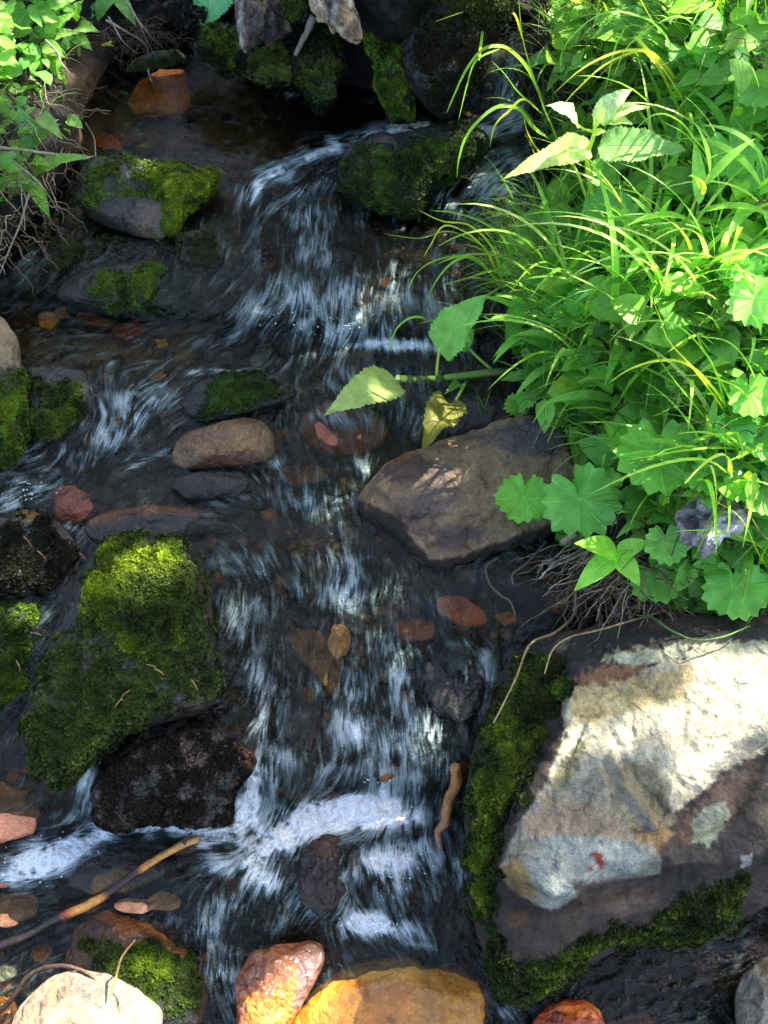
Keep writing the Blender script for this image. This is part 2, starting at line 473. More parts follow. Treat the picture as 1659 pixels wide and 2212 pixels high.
# ------------------------------------------------------------------ water: flow lines drawn through a flow field
ST = 2.0
U1 = np.arange(-260, 1921, ST); V1 = np.arange(-60, 2421, ST)
u, v = np.meshgrid(U1, V1)
FLOW = [(1100,200,100),(1080,290,160),(900,278,174),(750,305,165),(600,380,150),(550,450,110),(700,480,85),(300,250,20),(450,300,10),(650,600,100),
 (800,620,85),(560,680,112),(900,650,80),(700,760,110),(500,790,170),(300,760,170),(150,740,175),(230,850,70),(330,850,130),(200,950,110),(60,1060,150),
 (300,1020,160),(700,900,60),(850,950,100),(700,1080,80),(450,1080,10),(600,1180,70),(740,1230,85),(560,1350,100),(650,1500,97),(850,1500,88),(1000,1400,60),
 (1050,1500,98),(800,1650,88),(300,1610,158),(420,1570,165),(180,1700,100),(540,1700,90),(740,1780,165),(600,1840,120),(450,1800,182),(250,1800,178),(80,1850,172),
 (560,1930,110),(800,1900,75),(950,1920,85),(700,1950,120),(480,2080,80),(800,2010,60),(1050,2130,60),(60,560,132),(1000,400,125),(960,440,112),(1400,2100,180),(1200,1280,190),(1500,2190,150)]
ax = np.zeros_like(u); ay = np.zeros_like(u); aw = np.zeros_like(u) + 1e-9
for (fu, fv, fa) in FLOW:
    w = 1 / (((u - fu) ** 2 + (v - fv) ** 2) / 90 ** 2 + 0.15) ** 2
    ax += w * math.cos(math.radians(fa)); ay += w * math.sin(math.radians(fa)); aw += w
ang = np.arctan2(ay, ax) + 0.6 * fbm2(u, v, 75, 3, 31) + 0.42 * fbm2(u, v, 26, 3, 32)
fx, fy = np.cos(ang), np.sin(ang)
def lic(src, L, step=1.0):
    acc = src.copy(); n = 1
    H, W = src.shape
    for sg in (1, -1):
        px, py = np.meshgrid(np.arange(W, dtype=np.float32), np.arange(H, dtype=np.float32))
        for i in range(L):
            ix = np.clip(px.astype(int), 0, W - 1); iy = np.clip(py.astype(int), 0, H - 1)
            px = px + sg * step * fx[iy, ix]; py = py + sg * step * fy[iy, ix]
            x = np.clip(px, 0, W - 1.01); y = np.clip(py, 0, H - 1.01)
            i0 = x.astype(int); j0 = y.astype(int); a = x - i0; b = y - j0
            acc += src[j0, i0] * (1 - a) * (1 - b) + src[j0, np.minimum(i0 + 1, W - 1)] * a * (1 - b) + src[np.minimum(j0 + 1, H - 1), i0] * (1 - a) * b + src[np.minimum(j0 + 1, H - 1), np.minimum(i0 + 1, W - 1)] * a * b
            n += 1
    acc /= n
    return (acc - acc.mean()) / acc.std()
wh = rng.normal(size=u.shape).astype(np.float32)
wh2 = blur(blur(rng.normal(size=u.shape), 3, 0), 3, 1).astype(np.float32)
L_long = lic(wh, 7); L_short = lic(wh, 4); L_wide = lic(wh2, 7)
wh3 = blur(blur(rng.normal(size=u.shape), 8, 0), 8, 1).astype(np.float32); L_band = lic(wh3, 14)
def gauss_blobs(blobs):
    A = np.zeros_like(u)
    for b in blobs:
        bu, bv, ru, rv, an, s = b
        if s >= .9: ru, rv = ru * 1.3, rv * 1.35
        c, sn = math.cos(math.radians(an)), math.sin(math.radians(an))
        du = u - bu; dv = v - bv
        x = (du * c + dv * sn) / ru; y = (-du * sn + dv * c) / rv
        g = s * np.exp(-(x * x + y * y) * 0.8)
        A = A + g if s < 0 else np.maximum(A, g) * 0.75 + (A + g) * 0.25
    return A
FOAM = [
 (300,870,90,60,-20,.55),(230,940,60,40,0,.55),(800,820,120,36,0,.5),(720,905,100,36,0,.46),(560,1030,60,16,0,.5),(700,1085,100,36,0,.48),(880,1860,90,56,0,.75),(700,1965,110,44,0,.55),(1010,1500,46,90,0,.52),(520,1340,50,80,0,.55),(570,1205,80,26,0,.5),(650,465,110,36,0,.5),(1060,390,80,56,20,.7),(100,1000,80,30,-20,.5),(420,1540,60,18,-20,.45),(340,1990,60,16,0,.4),(1000,1850,40,70,0,.5),
 (1092,190,18,90,12,.8),(1115,250,45,40,0,.8),(1050,282,60,14,-5,.9),(1060,120,12,40,5,.5),(820,18,8,14,0,.8),
 (930,272,80,16,0,.85),(850,282,70,18,-10,.88),(780,300,60,18,-14,.8),(720,320,60,22,-12,.8),(660,345,60,22,-14,.85),(600,372,55,24,-20,.85),(560,402,45,26,-30,.8),(700,395,60,18,-10,.5),(620,420,60,22,-10,.5),(700,365,70,16,-8,.75),
 (545,428,22,22,0,.7),(690,400,50,14,-20,.45),(630,205,30,8,0,.5),(715,235,25,8,-10,.4),
 (1100,340,70,50,0,.55),(1090,420,70,45,30,.5),(965,430,28,30,0,.6),(1010,465,50,22,0,.5),(1060,470,40,20,0,.4),(760,425,25,8,50,.3),
 (600,455,90,26,0,.4),(690,480,80,30,0,.42),(560,500,60,20,0,.3),(640,520,60,20,0,.35),
 (690,560,50,45,0,.75),(610,600,50,36,0,.6),(650,640,60,50,0,.8),(740,650,70,60,0,.85),(800,640,50,50,0,.7),(870,640,40,70,0,.85),(940,650,36,70,0,.7),(560,670,50,46,0,.65),(500,660,30,50,0,.5),
 (640,700,70,34,0,.8),(720,715,60,22,0,.9),(830,700,30,40,0,.7),(880,745,90,13,3,1.0),(770,745,40,12,0,.7),(540,715,60,20,0,.45),
 (440,740,50,14,0,.35),(510,800,70,8,0,.8),(430,806,40,8,0,.6),(620,790,90,12,0,.4),(740,800,120,34,0,.42),(700,765,90,18,0,.45),(860,880,70,40,0,.35),(740,880,90,40,0,.33),(880,920,60,30,0,.35),(590,850,40,8,-20,.5),
 (60,580,20,70,28,.45),(110,545,20,30,50,.4),(60,655,50,10,0,.3),(260,772,40,8,-30,.6),(160,750,70,12,5,.4),(90,735,40,10,0,.4),
 (225,870,26,60,0,.6),(290,860,60,50,0,.5),(250,920,50,40,0,.55),(350,850,60,14,-30,.45),(200,985,60,26,-20,.5),(70,1050,70,30,-20,.65),(20,1090,50,26,0,.6),(270,1010,80,16,-15,.6),(330,990,50,12,-20,.5),(60,1000,30,30,0,.4),
 (600,1000,26,14,-30,.6),(560,1030,40,10,0,.3),(430,1110,60,10,0,.4),(530,1075,70,14,-10,.4),(740,1070,70,40,0,.35),(680,1110,50,30,0,.42),(640,1010,40,20,0,.3),(770,1010,60,26,0,.35),(840,990,50,20,0,.3),
 (150,1140,26,26,40,.7),(1190,1090,30,10,0,.3),(480,1210,40,10,10,.5),(430,1240,14,30,0,.4),(500,1230,40,14,10,.5),
 (740,1215,60,26,0,.6),(750,1270,50,50,0,.8),(660,1260,60,36,0,.55),(590,1240,50,20,0,.5),(560,1310,50,40,0,.5),(520,1400,30,80,0,.45),(700,1300,40,26,0,.5),(840,1260,40,26,0,.3),
 (560,1460,50,60,0,.6),(590,1560,60,60,0,.6),(680,1480,50,30,0,.5),(760,1480,50,60,0,.7),(760,1580,70,60,0,.8),(870,1490,50,80,0,.75),(860,1600,60,70,0,.85),(800,1670,90,40,0,.8),(620,1640,50,60,0,.65),(700,1660,40,50,0,.6),
 (930,1590,30,80,0,.6),(1050,1440,26,60,0,.6),(990,1390,60,14,-5,.5),(920,1420,40,20,0,.4),(1040,1550,20,80,8,.45),(960,1640,30,60,0,.5),(900,1680,40,40,0,.6),(820,1400,50,40,0,.45),(480,1520,50,30,30,.4),
 (548,1690,20,80,0,1.0),(522,1750,18,50,0,1.0),(590,1680,14,50,0,.7),(830,1700,30,30,-45,.8),
 (740,1760,110,34,0,1.25),(790,1735,60,18,0,1.1),(640,1800,80,30,-15,1.2),(850,1765,80,20,0,.95),(560,1830,44,50,0,1.0),(460,1810,50,26,0,.9),(400,1790,60,16,0,.9),(310,1785,60,18,0,1.0),(210,1810,50,20,-20,.9),(110,1850,90,34,-15,1.25),(30,1890,60,24,0,.9),(470,1870,60,36,0,.85),(560,1900,60,40,0,.85),
 (820,1860,60,50,0,.8),(900,1830,60,30,0,.6),(760,1910,40,60,0,.7),(860,1920,70,50,0,.6),(950,1900,40,60,0,.4),(500,1950,60,40,0,.6),(450,2000,40,36,0,.5),(620,1930,60,30,0,.45),(560,1990,50,30,0,.4),
 (790,1995,50,24,0,1.1),(850,2005,60,18,10,.95),(730,2020,40,20,0,.7),(900,2040,50,12,10,.6),(640,1850,30,14,-30,.6),
 (470,2050,40,20,40,.6),(480,2100,30,34,0,.9),(500,2160,28,40,0,.8),(420,2020,30,20,40,.5),(560,2060,40,12,0,.4),
 (1090,2130,40,20,0,.5),(1080,2190,60,22,0,.55),(1180,2150,60,12,0,.4),(1480,2195,70,14,0,.4),(1590,2085,16,34,20,.4),
 (185,1690,18,60,8,.9),(230,1620,50,18,-20,.4),(330,1600,60,10,-14,.4),(20,1570,30,60,0,.25),(300,1990,60,14,0,.3),(60,2010,60,10,0,.3),(20,1680,40,30,0,.3),
 (140,1770,60,20,0,.5),(960,1800,50,14,0,.4),(1000,1900,20,60,0,.4),
 (650,1590,34,46,0,-.5),(640,1375,30,26,0,-.35),(965,1450,40,50,0,-.5),(690,1550,20,20,0,-.2),(330,1850,60,26,0,-.5),(690,1870,30,60,0,-.35),(640,580,20,16,0,-.3),(700,1430,24,50,-30,-.3),(600,690,18,12,0,-.3),
]
FM = np.clip(gauss_blobs(FOAM), 0, 1.3)
FM = FM * (1 - 0.22 * sstep(psdf(u, v, [(440,520),(1000,500),(1000,732),(440,732)]), -20, 20))
slow = sstep(FM, 0.8, 1.1)                                   # churned foam: bubbles rather than streaks
bub = 2.2 * fbm2(u, v, 9, 3, 71) + 2.0 * fbm2(u, v, 32, 3, 72)
tex = (0.40 * L_long + 0.22 * L_short + 0.40 * L_wide + 0.42 * L_band) * (1 - 0.6 * slow) + slow * bub * 0.9
tex = tex + 1.3 * fbm2(u, v, 34, 4, 73)
calm = sstep(psdf(u, v, [(180, 130), (500, 130), (760, 250), (560, 350), (470, 380), (180, 340)]), -30, 60)
calm = np.maximum(calm, 0.7 * sstep(psdf(u, v, [(1080, 1230), (1400, 1230), (1400, 1400), (1110, 1380)]), -30, 60))
calm = np.maximum(calm, 0.7 * sstep(psdf(u, v, [(1280, 2020), (1800, 1950), (1800, 2150), (1300, 2150)]), -30, 60))
FMb = np.maximum(FM * (0.85 + 0.5 * fbm2(u, v, 60, 3, 74) * (FM < 2) * (1 - 0.7 * slow) + 0.15 * slow), (0.07 + 0.22 * fbm2(u, v, 70, 3, 78)) * (1 - calm))  # low base foam outside the blobs paints in ripple highlights
lo_ = 0.85 - 3.1 * FMb + 0.35 * slow
foam = sstep(tex, lo_ - 0.5, lo_ + 2.6) * (0.12 + 0.84 * np.clip(FMb * 1.08, 0, 1) ** 1.7)
turb = np.clip(0.15 + 1.1 * FM + 0.3 * sstep(v, 380, 600) + 0.15 * fbm2(u, v, 120, 2, 75), 0.1, 1)
turb *= 1 - 0.85 * calm
LUMP = [(990,1420,60,50,0,.022),(640,1880,60,60,0,.010),(700,1860,90,60,0,.020),(520,1890,70,50,0,.012),(560,960,0.1,0.1,0,0),(430,1180,60,30,0,.006),(300,880,80,40,0,.010),(780,1740,100,30,0,.010),(120,1850,90,30,0,.008),(860,600,120,30,0,.012),(640,590,80,30,0,.012),(600,1990,80,40,0,.012)]
lump = gauss_blobs([(a, b, max(c, 1), max(d, 1), e, f) for a, b, c, d, e, f in LUMP if f > 0])
edge = np.clip(turb, 0, 1)
dz = lump + edge * (0.0008 * L_wide + 0.0016 * L_band + 0.0002 * L_short + 0.007 * fbm2(u, v, 40, 3, 76)) + slow * 0.0035 * bub + 0.0012 * fbm2(u, v, 90, 2, 77)
zwat = zw(u, v) + dz
Pw = unproj(u, v, zwat)
print('monotone y:', float((np.diff(zw(u, v), axis=0)).max()), 'range', Pw[..., 1].min(), Pw[..., 1].max())
water = mesh_np('stream_water', Pw.reshape(-1, 3), gridfaces(*u.shape)[:, ::-1], M_WATER,
                uv=np.stack([u.ravel() / 1000, v.ravel() / 1000], -1), attrs={'foam': foam, 'turb': turb})
tag(water, 'clear stream water running over stones in small white cascades', kind='structure')

# ------------------------------------------------------------------ stones
def star(poly, nth):
    P = np.array(poly, float)
    # centre: area centroid
    x, y = P[:, 0], P[:, 1]; x2, y2 = np.roll(x, -1), np.roll(y, -1)
    cr = x * y2 - x2 * y; A = cr.sum() / 2
    c = np.array([((x + x2) * cr).sum() / (6 * A), ((y + y2) * cr).sum() / (6 * A)])
    th = np.linspace(0, 2 * np.pi, nth, endpoint=False)
    D = np.stack([np.cos(th), np.sin(th)], -1); r = np.zeros(nth)
    for i in range(len(P)):
        a = P[i] - c; e = P[(i + 1) % len(P)] - P[i]
        den = D[:, 0] * e[1] - D[:, 1] * e[0]
        den = np.where(np.abs(den) < 1e-9, 1e-9, den)
        t = (a[0] * e[1] - a[1] * e[0]) / den
        s = (a[0] * D[:, 1] - a[1] * D[:, 0]) / den
        ok = (s >= 0) & (s <= 1) & (t > 0)
        r = np.where(ok, np.maximum(r, t), r)
    k = np.hanning(9)[1:-1]; k /= k.sum()
    r = np.convolve(np.concatenate([r[-3:], r, r[:3]]), k, 'valid')
    return c, D, r

def rock(name, label, poly, base, zones=(), mat=None, cat='stone', h=0.6, back=0.8, lift=None, seed=0, res=(150, 90),
         tilt=0.6, sq=0.72, cuts=5, lump=0.05, moss=(), mossn=0, mossc='#4d7a1e', mossz=0.0045, relief=(), group=None, under=None, rag=1.0, mossc2=None):
    """closed solid stone with the given outline, its own depth, facets and noise; moss grows on it as a part"""
    R = np.random.default_rng(100 + seed)
    nth, nph = res
    c, D, r = star(poly, nth)
    th_ = np.arctan2(D[:, 1], D[:, 0]); q_ = np.stack([np.cos(th_), np.sin(th_), 0 * th_ + seed * 3.3], -1)
    r = r * (1 + (0.13 if mat is M_SUNK else 0.035) * fbm(q_ * 2.2, 4, seed, 0.7))
    lo = np.array(poly)[np.argmax(np.array(poly)[:, 1])]
    zc = float(zw(*c)) + float(bank(*c)) * (0 if under is None else 0)
    P0 = unproj(*c, zc)
    n = CAM - P0; n /= np.linalg.norm(n); n = n + np.array([0, 0, tilt]); n /= np.linalg.norm(n)
    if lift is None:
        d = raydir(*lo)
        for _ in range(4):
            t = ((P0 - CAM) @ n) / (d @ n); L = CAM + d * t
            P0 = unproj(*c, P0[2] + (float(zw(*lo)) - 0.012 - L[2]))
    else: P0 = unproj(*c, zc + lift)
    q_ = np.linspace(-1, 1, nph); rho = np.sin(np.pi / 2 * (1 - np.abs(q_)))
    hh = -np.sign(q_) * (1 - np.minimum(rho, 1) ** (2 / sq)) ** (sq / 2)
    uu = c[0] + rho[:, None] * r[None] * D[:, 0]; vv = c[1] + rho[:, None] * r[None] * D[:, 1]
    d = raydir(uu, vv); t = ((P0 - CAM) @ n) / (d @ n); B = CAM + d * t[..., None]
    rad = np.median(np.linalg.norm(B[nph // 2] - P0, axis=1))
    X = B - P0
    H = np.where(hh[:, None] > 0, h, back) * rad * hh[:, None] + 0 * uu
    Q = X + H[..., None] * n
    # facets: shave the front with random planes
    e1 = np.cross(n, [1, 0, 0]); e1 /= np.linalg.norm(e1); e2 = np.cross(n, e1)
    for k in range(cuts):
        a = R.uniform(0, 2 * np.pi); tl = R.uniform(0.15, 0.95)
        m = n * math.cos(tl) + (e1 * math.cos(a) + e2 * math.sin(a)) * math.sin(tl)
        s = Q @ m; lim = s.max() * R.uniform(0.80, 0.93)
        ex = np.maximum(s - lim, 0)
        Q = Q - (ex * 0.85)[..., None] * m * (hh[:, None, None] > 0) if False else Q - (ex * 0.85 * (hh[:, None] > -0.2))[..., None] * n * (m @ n) ** 0
    for rp, dh, soft in relief:
        m = sstep(psdf(uu, vv, rp) + fbm2(uu, vv, 26, 3, seed + 3) * 8, -soft, soft) * (hh[:, None] > 0)
        Q = Q + (m * dh)[..., None] * n
    W = Q + P0
    N = X + H[..., None] * n; N /= np.linalg.norm(N, axis=-1)[..., None] + 1e-9
    f1 = fbm(W * 9 / max(rad / 0.1, .5) + seed, 4, seed); f2 = fbm(W * 60, 4, seed + 1, 0.6)
    rdg = 1 - np.abs(fbm(W * 16 + 5, 3, seed + 2)) * 2
    f3 = np.abs(fbm(W * 28 + 9, 4, seed + 6, 0.6)) - 0.2
    edgekeep = 1 - 0.6 * (np.abs(hh[:, None]) < 0.35)
    W = W + N * ((lump * rad * f1 + 0.0042 * rag * f2 - 0.0065 * min(rag, 2) * f3 * (0.35 if mat is M_DRY else 1) - 0.003 * rag * np.maximum(rdg - 0.7, 0) * 3) * edgekeep)[..., None]
    pu, pv = project(W)
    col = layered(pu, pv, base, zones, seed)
    if mat is M_WOOD:
        fb = fbm(W * np.array([85, 85, 11.0]), 4, seed + 20, 0.6); W = W + N * (0.012 * fb)[..., None]; col = col * (0.35 + 1.1 * sstep(fb, -0.35, 0.35))[..., None]
    mw = np.zeros_like(pu)
    wn_ = fbm2(pu, pv, 30, 5, 200 + seed, 0.65)
    for mp, dens in moss:
        mw = np.maximum(mw, dens * sstep(psdf(pu, pv, mp) + wn_ * 55, -14, 22))
    mw = mw * (hh[:, None] > -0.15)
    W = W + N * (mw * (0.004 + 0.009 * fbm(W * 60, 4, seed + 9)))[..., None]
    col = col * (1 - 0.75 * mw[..., None]) + lin('#26300f') * 0.75 * mw[..., None]
    root = tuple(P0 - np.array([0, 0, rad * 0.3]))
    Fq = gridfaces(nph, nth, True)
    if mossn:
        root_o = empty(name, root, label, cat, group)
        body = mesh_np('rock_body', W.reshape(-1, 3), Fq, mat, root_o, col=col.reshape(-1, 3))
        make_moss(root_o, W, mw, Fq, mossn, mossc, mossz, seed, mossc2 or mossc)
        return root_o
    o = mesh_np(name, W.reshape(-1, 3) - P0, Fq, mat, None, col=col.reshape(-1, 3))
    o.location = tuple(P0)
    return tag(o, label, cat, group)

def scatter_tufts(Pt, Nn, size, cols, R, name, parent, mat, nl=4, sharp=0.35):
    """tiny pointed leaves in rosettes at points Pt"""
    n = len(Pt)
    P = np.repeat(Pt, nl, 0); N = np.repeat(Nn, nl, 0); S = np.repeat(size, nl) * R.uniform(0.6, 1.25, n * nl)
    T = R.normal(size=P.shape); T -= (T * N).sum(1)[:, None] * N; T /= np.linalg.norm(T, axis=1)[:, None] + 1e-9
    up = R.uniform(0.25, 1.3, n * nl)
    Dr = T + N * up[:, None]; Dr /= np.linalg.norm(Dr, axis=1)[:, None]
    Sd = np.cross(Dr, N); Sd /= np.linalg.norm(Sd, axis=1)[:, None] + 1e-9
    b = P - N * 0.001
    q = [b - Sd * (S * .15)[:, None], b + Dr * (S * .55)[:, None] - Sd * (S * sharp)[:, None],
         b + Dr * S[:, None], b + Dr * (S * .55)[:, None] + Sd * (S * sharp)[:, None]]
    V = np.stack(q, 1).reshape(-1, 3)
    C = np.repeat(np.repeat(cols, nl, 0) * R.uniform(0.75, 1.25, (n * nl, 1)), 4, 0)
    return mesh_np(name, V, np.arange(len(V)).reshape(-1, 4), mat, parent, smooth=False, col=C)

def make_moss(parent, W, mw, Fq, n, mc, size, seed, mc2):
    R = np.random.default_rng(500 + seed)
    V = W.reshape(-1, 3); w = mw.reshape(-1)
    a, b, c, d = (V[Fq[:, k]] for k in range(4))
    Nf = np.cross(c - a, d - b); ar = np.linalg.norm(Nf, axis=1); Nf /= ar[:, None] + 1e-12
    ctr = V.mean(0); sg = np.sign(((a - ctr) * Nf).sum(1)); Nf *= sg[:, None]
    facing = ((CAM - a) * Nf).sum(1) > -0.3 * np.linalg.norm(CAM - a, axis=1)
    pr = ar * np.maximum(w[Fq].mean(1) - 0.08, 0) * facing
    # clumps: thicker and thinner growth
    clump = sstep(fbm(a * 55, 3, 90 + seed), -0.35, 0.25) * 0.85 + 0.15
    pr = pr * clump
    f = R.choice(len(pr), n, p=pr / pr.sum())
    s, t = R.random(n)[:, None], R.random(n)[:, None]
    P = (a[f] * (1 - s) + b[f] * s) * (1 - t) + (d[f] * (1 - s) + c[f] * s) * t
    N = Nf[f]
    k = sstep(fbm(P * 26, 3, 70 + seed), -0.3, 0.35)[:, None]
    wf = w[Fq].mean(1)[f][:, None]; k = k * sstep(wf, 0.35, 0.85)
    C = lin(mc) * k + lin(mc2) * (1 - k)
    C = C * (0.55 + 0.9 * sstep(fbm(P * 90, 2, 71 + seed), -0.5, 0.5))[:, None]
    P = P + N * (0.0025 * sstep(fbm(P * 55, 3, 90 + seed), -0.3, 0.5))[:, None]
    return scatter_tufts(P, N, size * R.uniform(0.6, 1.3, n), C, R, 'moss', parent, M_MOSS)

MW, MD, MS = M_WET, M_DRY, M_SUNK
rock('mossy_boulder', 'grey stone with a green moss cap on its right shoulder, below the still pool',
     [(172,375),(210,347),(280,348),(330,360),(400,366),(468,368),(474,400),(440,432),(396,470),(382,502),(350,526),(300,516),(250,495),(200,472),(160,430)],
     '#4a4744', [([(290,420),(360,440),(360,530),(280,520)], '#77685a', 14, 14), ([(150,340),(300,345),(250,430),(160,470)], '#33362a', 20, 20)], MW, 'boulder', h=0.55, seed=1,
     moss=[([(285,345),(480,365),(465,415),(395,475),(385,510),(355,515),(352,440),(300,415)], 1.0), ([(170,370),(260,350),(260,400),(180,450)], 0.3)], mossn=9000, mossc='#86ac2c', mossc2='#4f7a20')
rock('mossy_slab', 'low dark slab lying under a thin sheet of water between the two left moss stones',
     [(90,545),(150,520),(260,510),(370,530),(440,570),(400,590),(300,575),(220,585),(140,630),(80,620)],
     '#14140c', [([(200,520),(380,540),(300,580)], '#1c240e', 20, 20)], MW, 'stone', h=0.25, seed=2, moss=[([(90,510),(420,540),(400,590),(120,620)], .35)], mossn=3500, mossc='#2f3d16')
rock('wet_stone', 'small wet black stone at the lower right tip of the moss-capped boulder',
     [(385,508),(430,498),(470,515),(485,555),(470,585),(420,590),(390,560)], '#262521', (), MW, 'stone', h=0.5, seed=3, moss=[([(385,508),(470,515),(470,585),(400,570)], .5)], mossn=1200, mossc='#35482a')
rock('mossy_stone', 'low oval stone with two moss tufts, above the orange pebbles at left',
     [(112,642),(150,602),(225,580),(300,570),(380,578),(430,600),(442,640),(425,678),(330,684),(240,678),(160,662)],
     '#2b2a24', [([(330,590),(375,590),(370,660),(340,650)], '#32373a', 8, 8)], MW, 'stone', h=0.55, seed=4,
     moss=[([(215,590),(340,570),(345,660),(250,672),(205,640)], .9), ([(368,590),(430,600),(425,670),(372,668)], 1.0)], mossn=7000, mossc='#5f8a2c', mossc2='#3c6228')
rock('mossy_boulder', 'heart-topped boulder green with moss, splitting the flow of the upper stream',
     [(730,385),(742,342),(790,310),(822,305),(848,316),(880,300),(915,288),(965,280),(1020,284),(1052,300),(1040,342),(985,380),(945,410),(918,440),(905,472),(860,476),(800,458),(745,422)],
     '#25291a', [([(760,360),(900,330),(900,470),(800,450)], '#2c3a2a', 20, 20)], MW, 'boulder', h=0.75, seed=5, relief=[([(735,320),(845,316),(900,380),(890,480),(740,430)], 0.02, 30)],
     moss=[([(735,400),(745,340),(800,305),(850,320),(870,400),(800,450)], 1.0), ([(850,310),(1050,280),(1030,350),(930,420),(890,480),(800,460)], .75)], mossn=15000, mossc='#4d7620', mossc2='#2e4a20', mossz=0.0038)
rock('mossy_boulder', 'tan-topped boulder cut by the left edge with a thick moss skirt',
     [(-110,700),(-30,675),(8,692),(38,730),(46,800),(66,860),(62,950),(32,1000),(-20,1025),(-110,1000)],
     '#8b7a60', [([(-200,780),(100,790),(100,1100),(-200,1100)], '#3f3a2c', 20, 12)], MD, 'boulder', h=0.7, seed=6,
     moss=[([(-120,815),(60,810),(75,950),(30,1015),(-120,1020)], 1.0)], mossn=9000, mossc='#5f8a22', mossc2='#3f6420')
rock('mossy_stone', 'dark stone with a patch of moss beside the tan-topped boulder at the left edge',
     [(62,800),(120,788),(185,808),(212,865),(196,920),(140,962),(82,972),(60,920)], '#23231c', (), MW, 'stone', h=0.55, seed=7,
     moss=[([(80,830),(180,830),(190,900),(120,960),(70,940)], .9)], mossn=5500, mossc='#4f7522', mossc2='#2c4418')
rock('mossy_stone', 'flat drowned stone with moss showing through the water above the tan cobble',
     [(405,850),(430,822),(480,808),(560,806),(625,822),(645,850),(600,872),(540,890),(490,905),(430,910),(395,885)], '#20261a', (), MW, 'stone', h=0.3, seed=8, lift=0.012,
     moss=[([(430,825),(560,810),(610,835),(560,880),(450,890)], .8)], mossn=4500, mossc='#46702a', mossc2='#2a4420')
rock('cobble', 'smooth tan oblong cobble in the middle of the left stream',
     [(372,985),(378,960),(402,938),(450,924),(495,910),(530,903),(572,915),(592,940),(596,985),(575,1006),(520,1014),(470,1018),(400,1016),(374,1002)],
     '#b08454', [([(360,900),(600,900),(600,930),(360,960)], '#9c7a5c', 25, 20), ([(560,930),(600,930),(600,1000),(560,1005)], '#a98a68', 12, 10), ([(420,985),(560,975),(570,1020),(400,1020)], '#8a6448', 12, 10)], MW, 'cobble', h=0.8, seed=9, cuts=4, rag=0.5, lump=0.03, sq=0.8)
rock('cobble', 'small rusty red wedge-shaped stone at the left rapids',
     [(116,1060),(130,1048),(158,1048),(190,1072),(216,1105),(204,1128),(150,1136),(118,1120)], '#9a5230', (), MW, 'stone', h=0.5, seed=10)
rock('wet_slab', 'long dark purple-brown slab above the big mossy boulder with an amber top edge',
     [(186,1128),(240,1104),(330,1092),(430,1096),(520,1110),(500,1150),(400,1170),(300,1176),(220,1176),(185,1160)], '#3c3434', [([(180,1085),(520,1085),(520,1112),(320,1108),(200,1135)], '#7a4a18', 6, 8)], MW, 'slab', h=0.5, seed=11)
rock('mossy_stone', 'blackish moss-covered stone with straw needles near the left edge',
     [(-80,1150),(-10,1120),(50,1108),(110,1122),(150,1150),(170,1185),(155,1255),(112,1292),(40,1300),(-80,1300)], '#22241c', [([(40,1090),(90,1100),(80,1130),(30,1130)], '#8a7a20', 8, 10)], MW, 'stone', h=0.6, seed=12,
     moss=[([(-80,1140),(100,1125),(165,1190),(110,1290),(-80,1290)], .55)], mossn=6000, mossc='#26301a', mossc2='#1c2415')
rock('mossy_boulder', 'dark green boulder at the left edge with a sunlit yellow moss top',
     [(-110,1290),(-40,1262),(20,1264),(75,1282),(116,1315),(122,1400),(84,1495),(30,1540),(-110,1545)], '#20241a', (), MW, 'boulder', h=0.7, seed=13,
     moss=[([(-110,1265),(80,1275),(125,1330),(110,1430),(40,1535),(-110,1540)], 1.0)], mossn=14000, mossc='#4d7a1e', mossc2='#35561c')
rock('mossy_boulder', 'big dark boulder crowned with bright curly moss, left of the main cascade',
     [(120,1385),(150,1300),(200,1215),(240,1178),(320,1168),(395,1178),(438,1200),(452,1262),(468,1400),(474,1490),(440,1540),(350,1560),(270,1580),(195,1640),(150,1700),(95,1690),(52,1610),(60,1540),(92,1460)],
     '#22241f', [([(380,1190),(480,1200),(480,1500),(420,1520),(400,1400)], '#2a2520', 14, 22), ([(410,1260),(460,1270),(470,1360),(430,1340)], '#5e3c2c', 6, 46), ([(130,1480),(300,1440),(430,1470),(300,1560)], '#33352f', 20, 20), ([(330,1490),(460,1480),(440,1550),(340,1560)], '#3e3229', 12, 26)],
     MW, 'boulder', h=0.75, back=0.9, seed=14, res=(260, 170), sq=0.66, tilt=0.35, lift=0.075, relief=[([(170,1210),(420,1170),(440,1380),(300,1410),(190,1330)], 0.02, 40)],
     moss=[([(175,1250),(235,1170),(390,1165),(400,1260),(390,1390),(330,1430),(250,1410),(225,1340),(180,1330)], 1.0), ([(50,1580),(110,1400),(190,1330),(400,1330),(400,1450),(300,1540),(190,1630),(150,1700),(70,1680)], .38), ([(120,1380),(250,1180),(440,1190),(475,1500),(330,1560),(150,1690),(60,1600)], .16)], mossn=34000, mossc='#7aa824', mossc2='#34501a', mossz=0.005)
rock('wet_boulder', 'blackish brown wet boulder with rusty flecks under the big mossy one, beside the spout',
     [(198,1720),(215,1665),(245,1630),(300,1585),(370,1562),(450,1560),(520,1588),(560,1640),(548,1668),(506,1700),(496,1776),(435,1792),(340,1776),(255,1796),(210,1775)],
     '#1b1610', [([(330,1600),(470,1580),(520,1640),(400,1690),(340,1660)], '#5a3c26', 12, 60), ([(500,1600),(560,1630),(555,1665),(520,1650)], '#a5603c', 6, 8)], MW, 'boulder', h=0.8, back=1.2, seed=15, res=(220, 130), rag=1.6, tilt=0.2, lift=0.045, moss=[([(205,1640),(450,1560),(560,1640),(500,1780),(220,1790)], .42)], mossn=9000, mossc='#2c2c16', mossc2='#1c1a10', mossz=0.003)
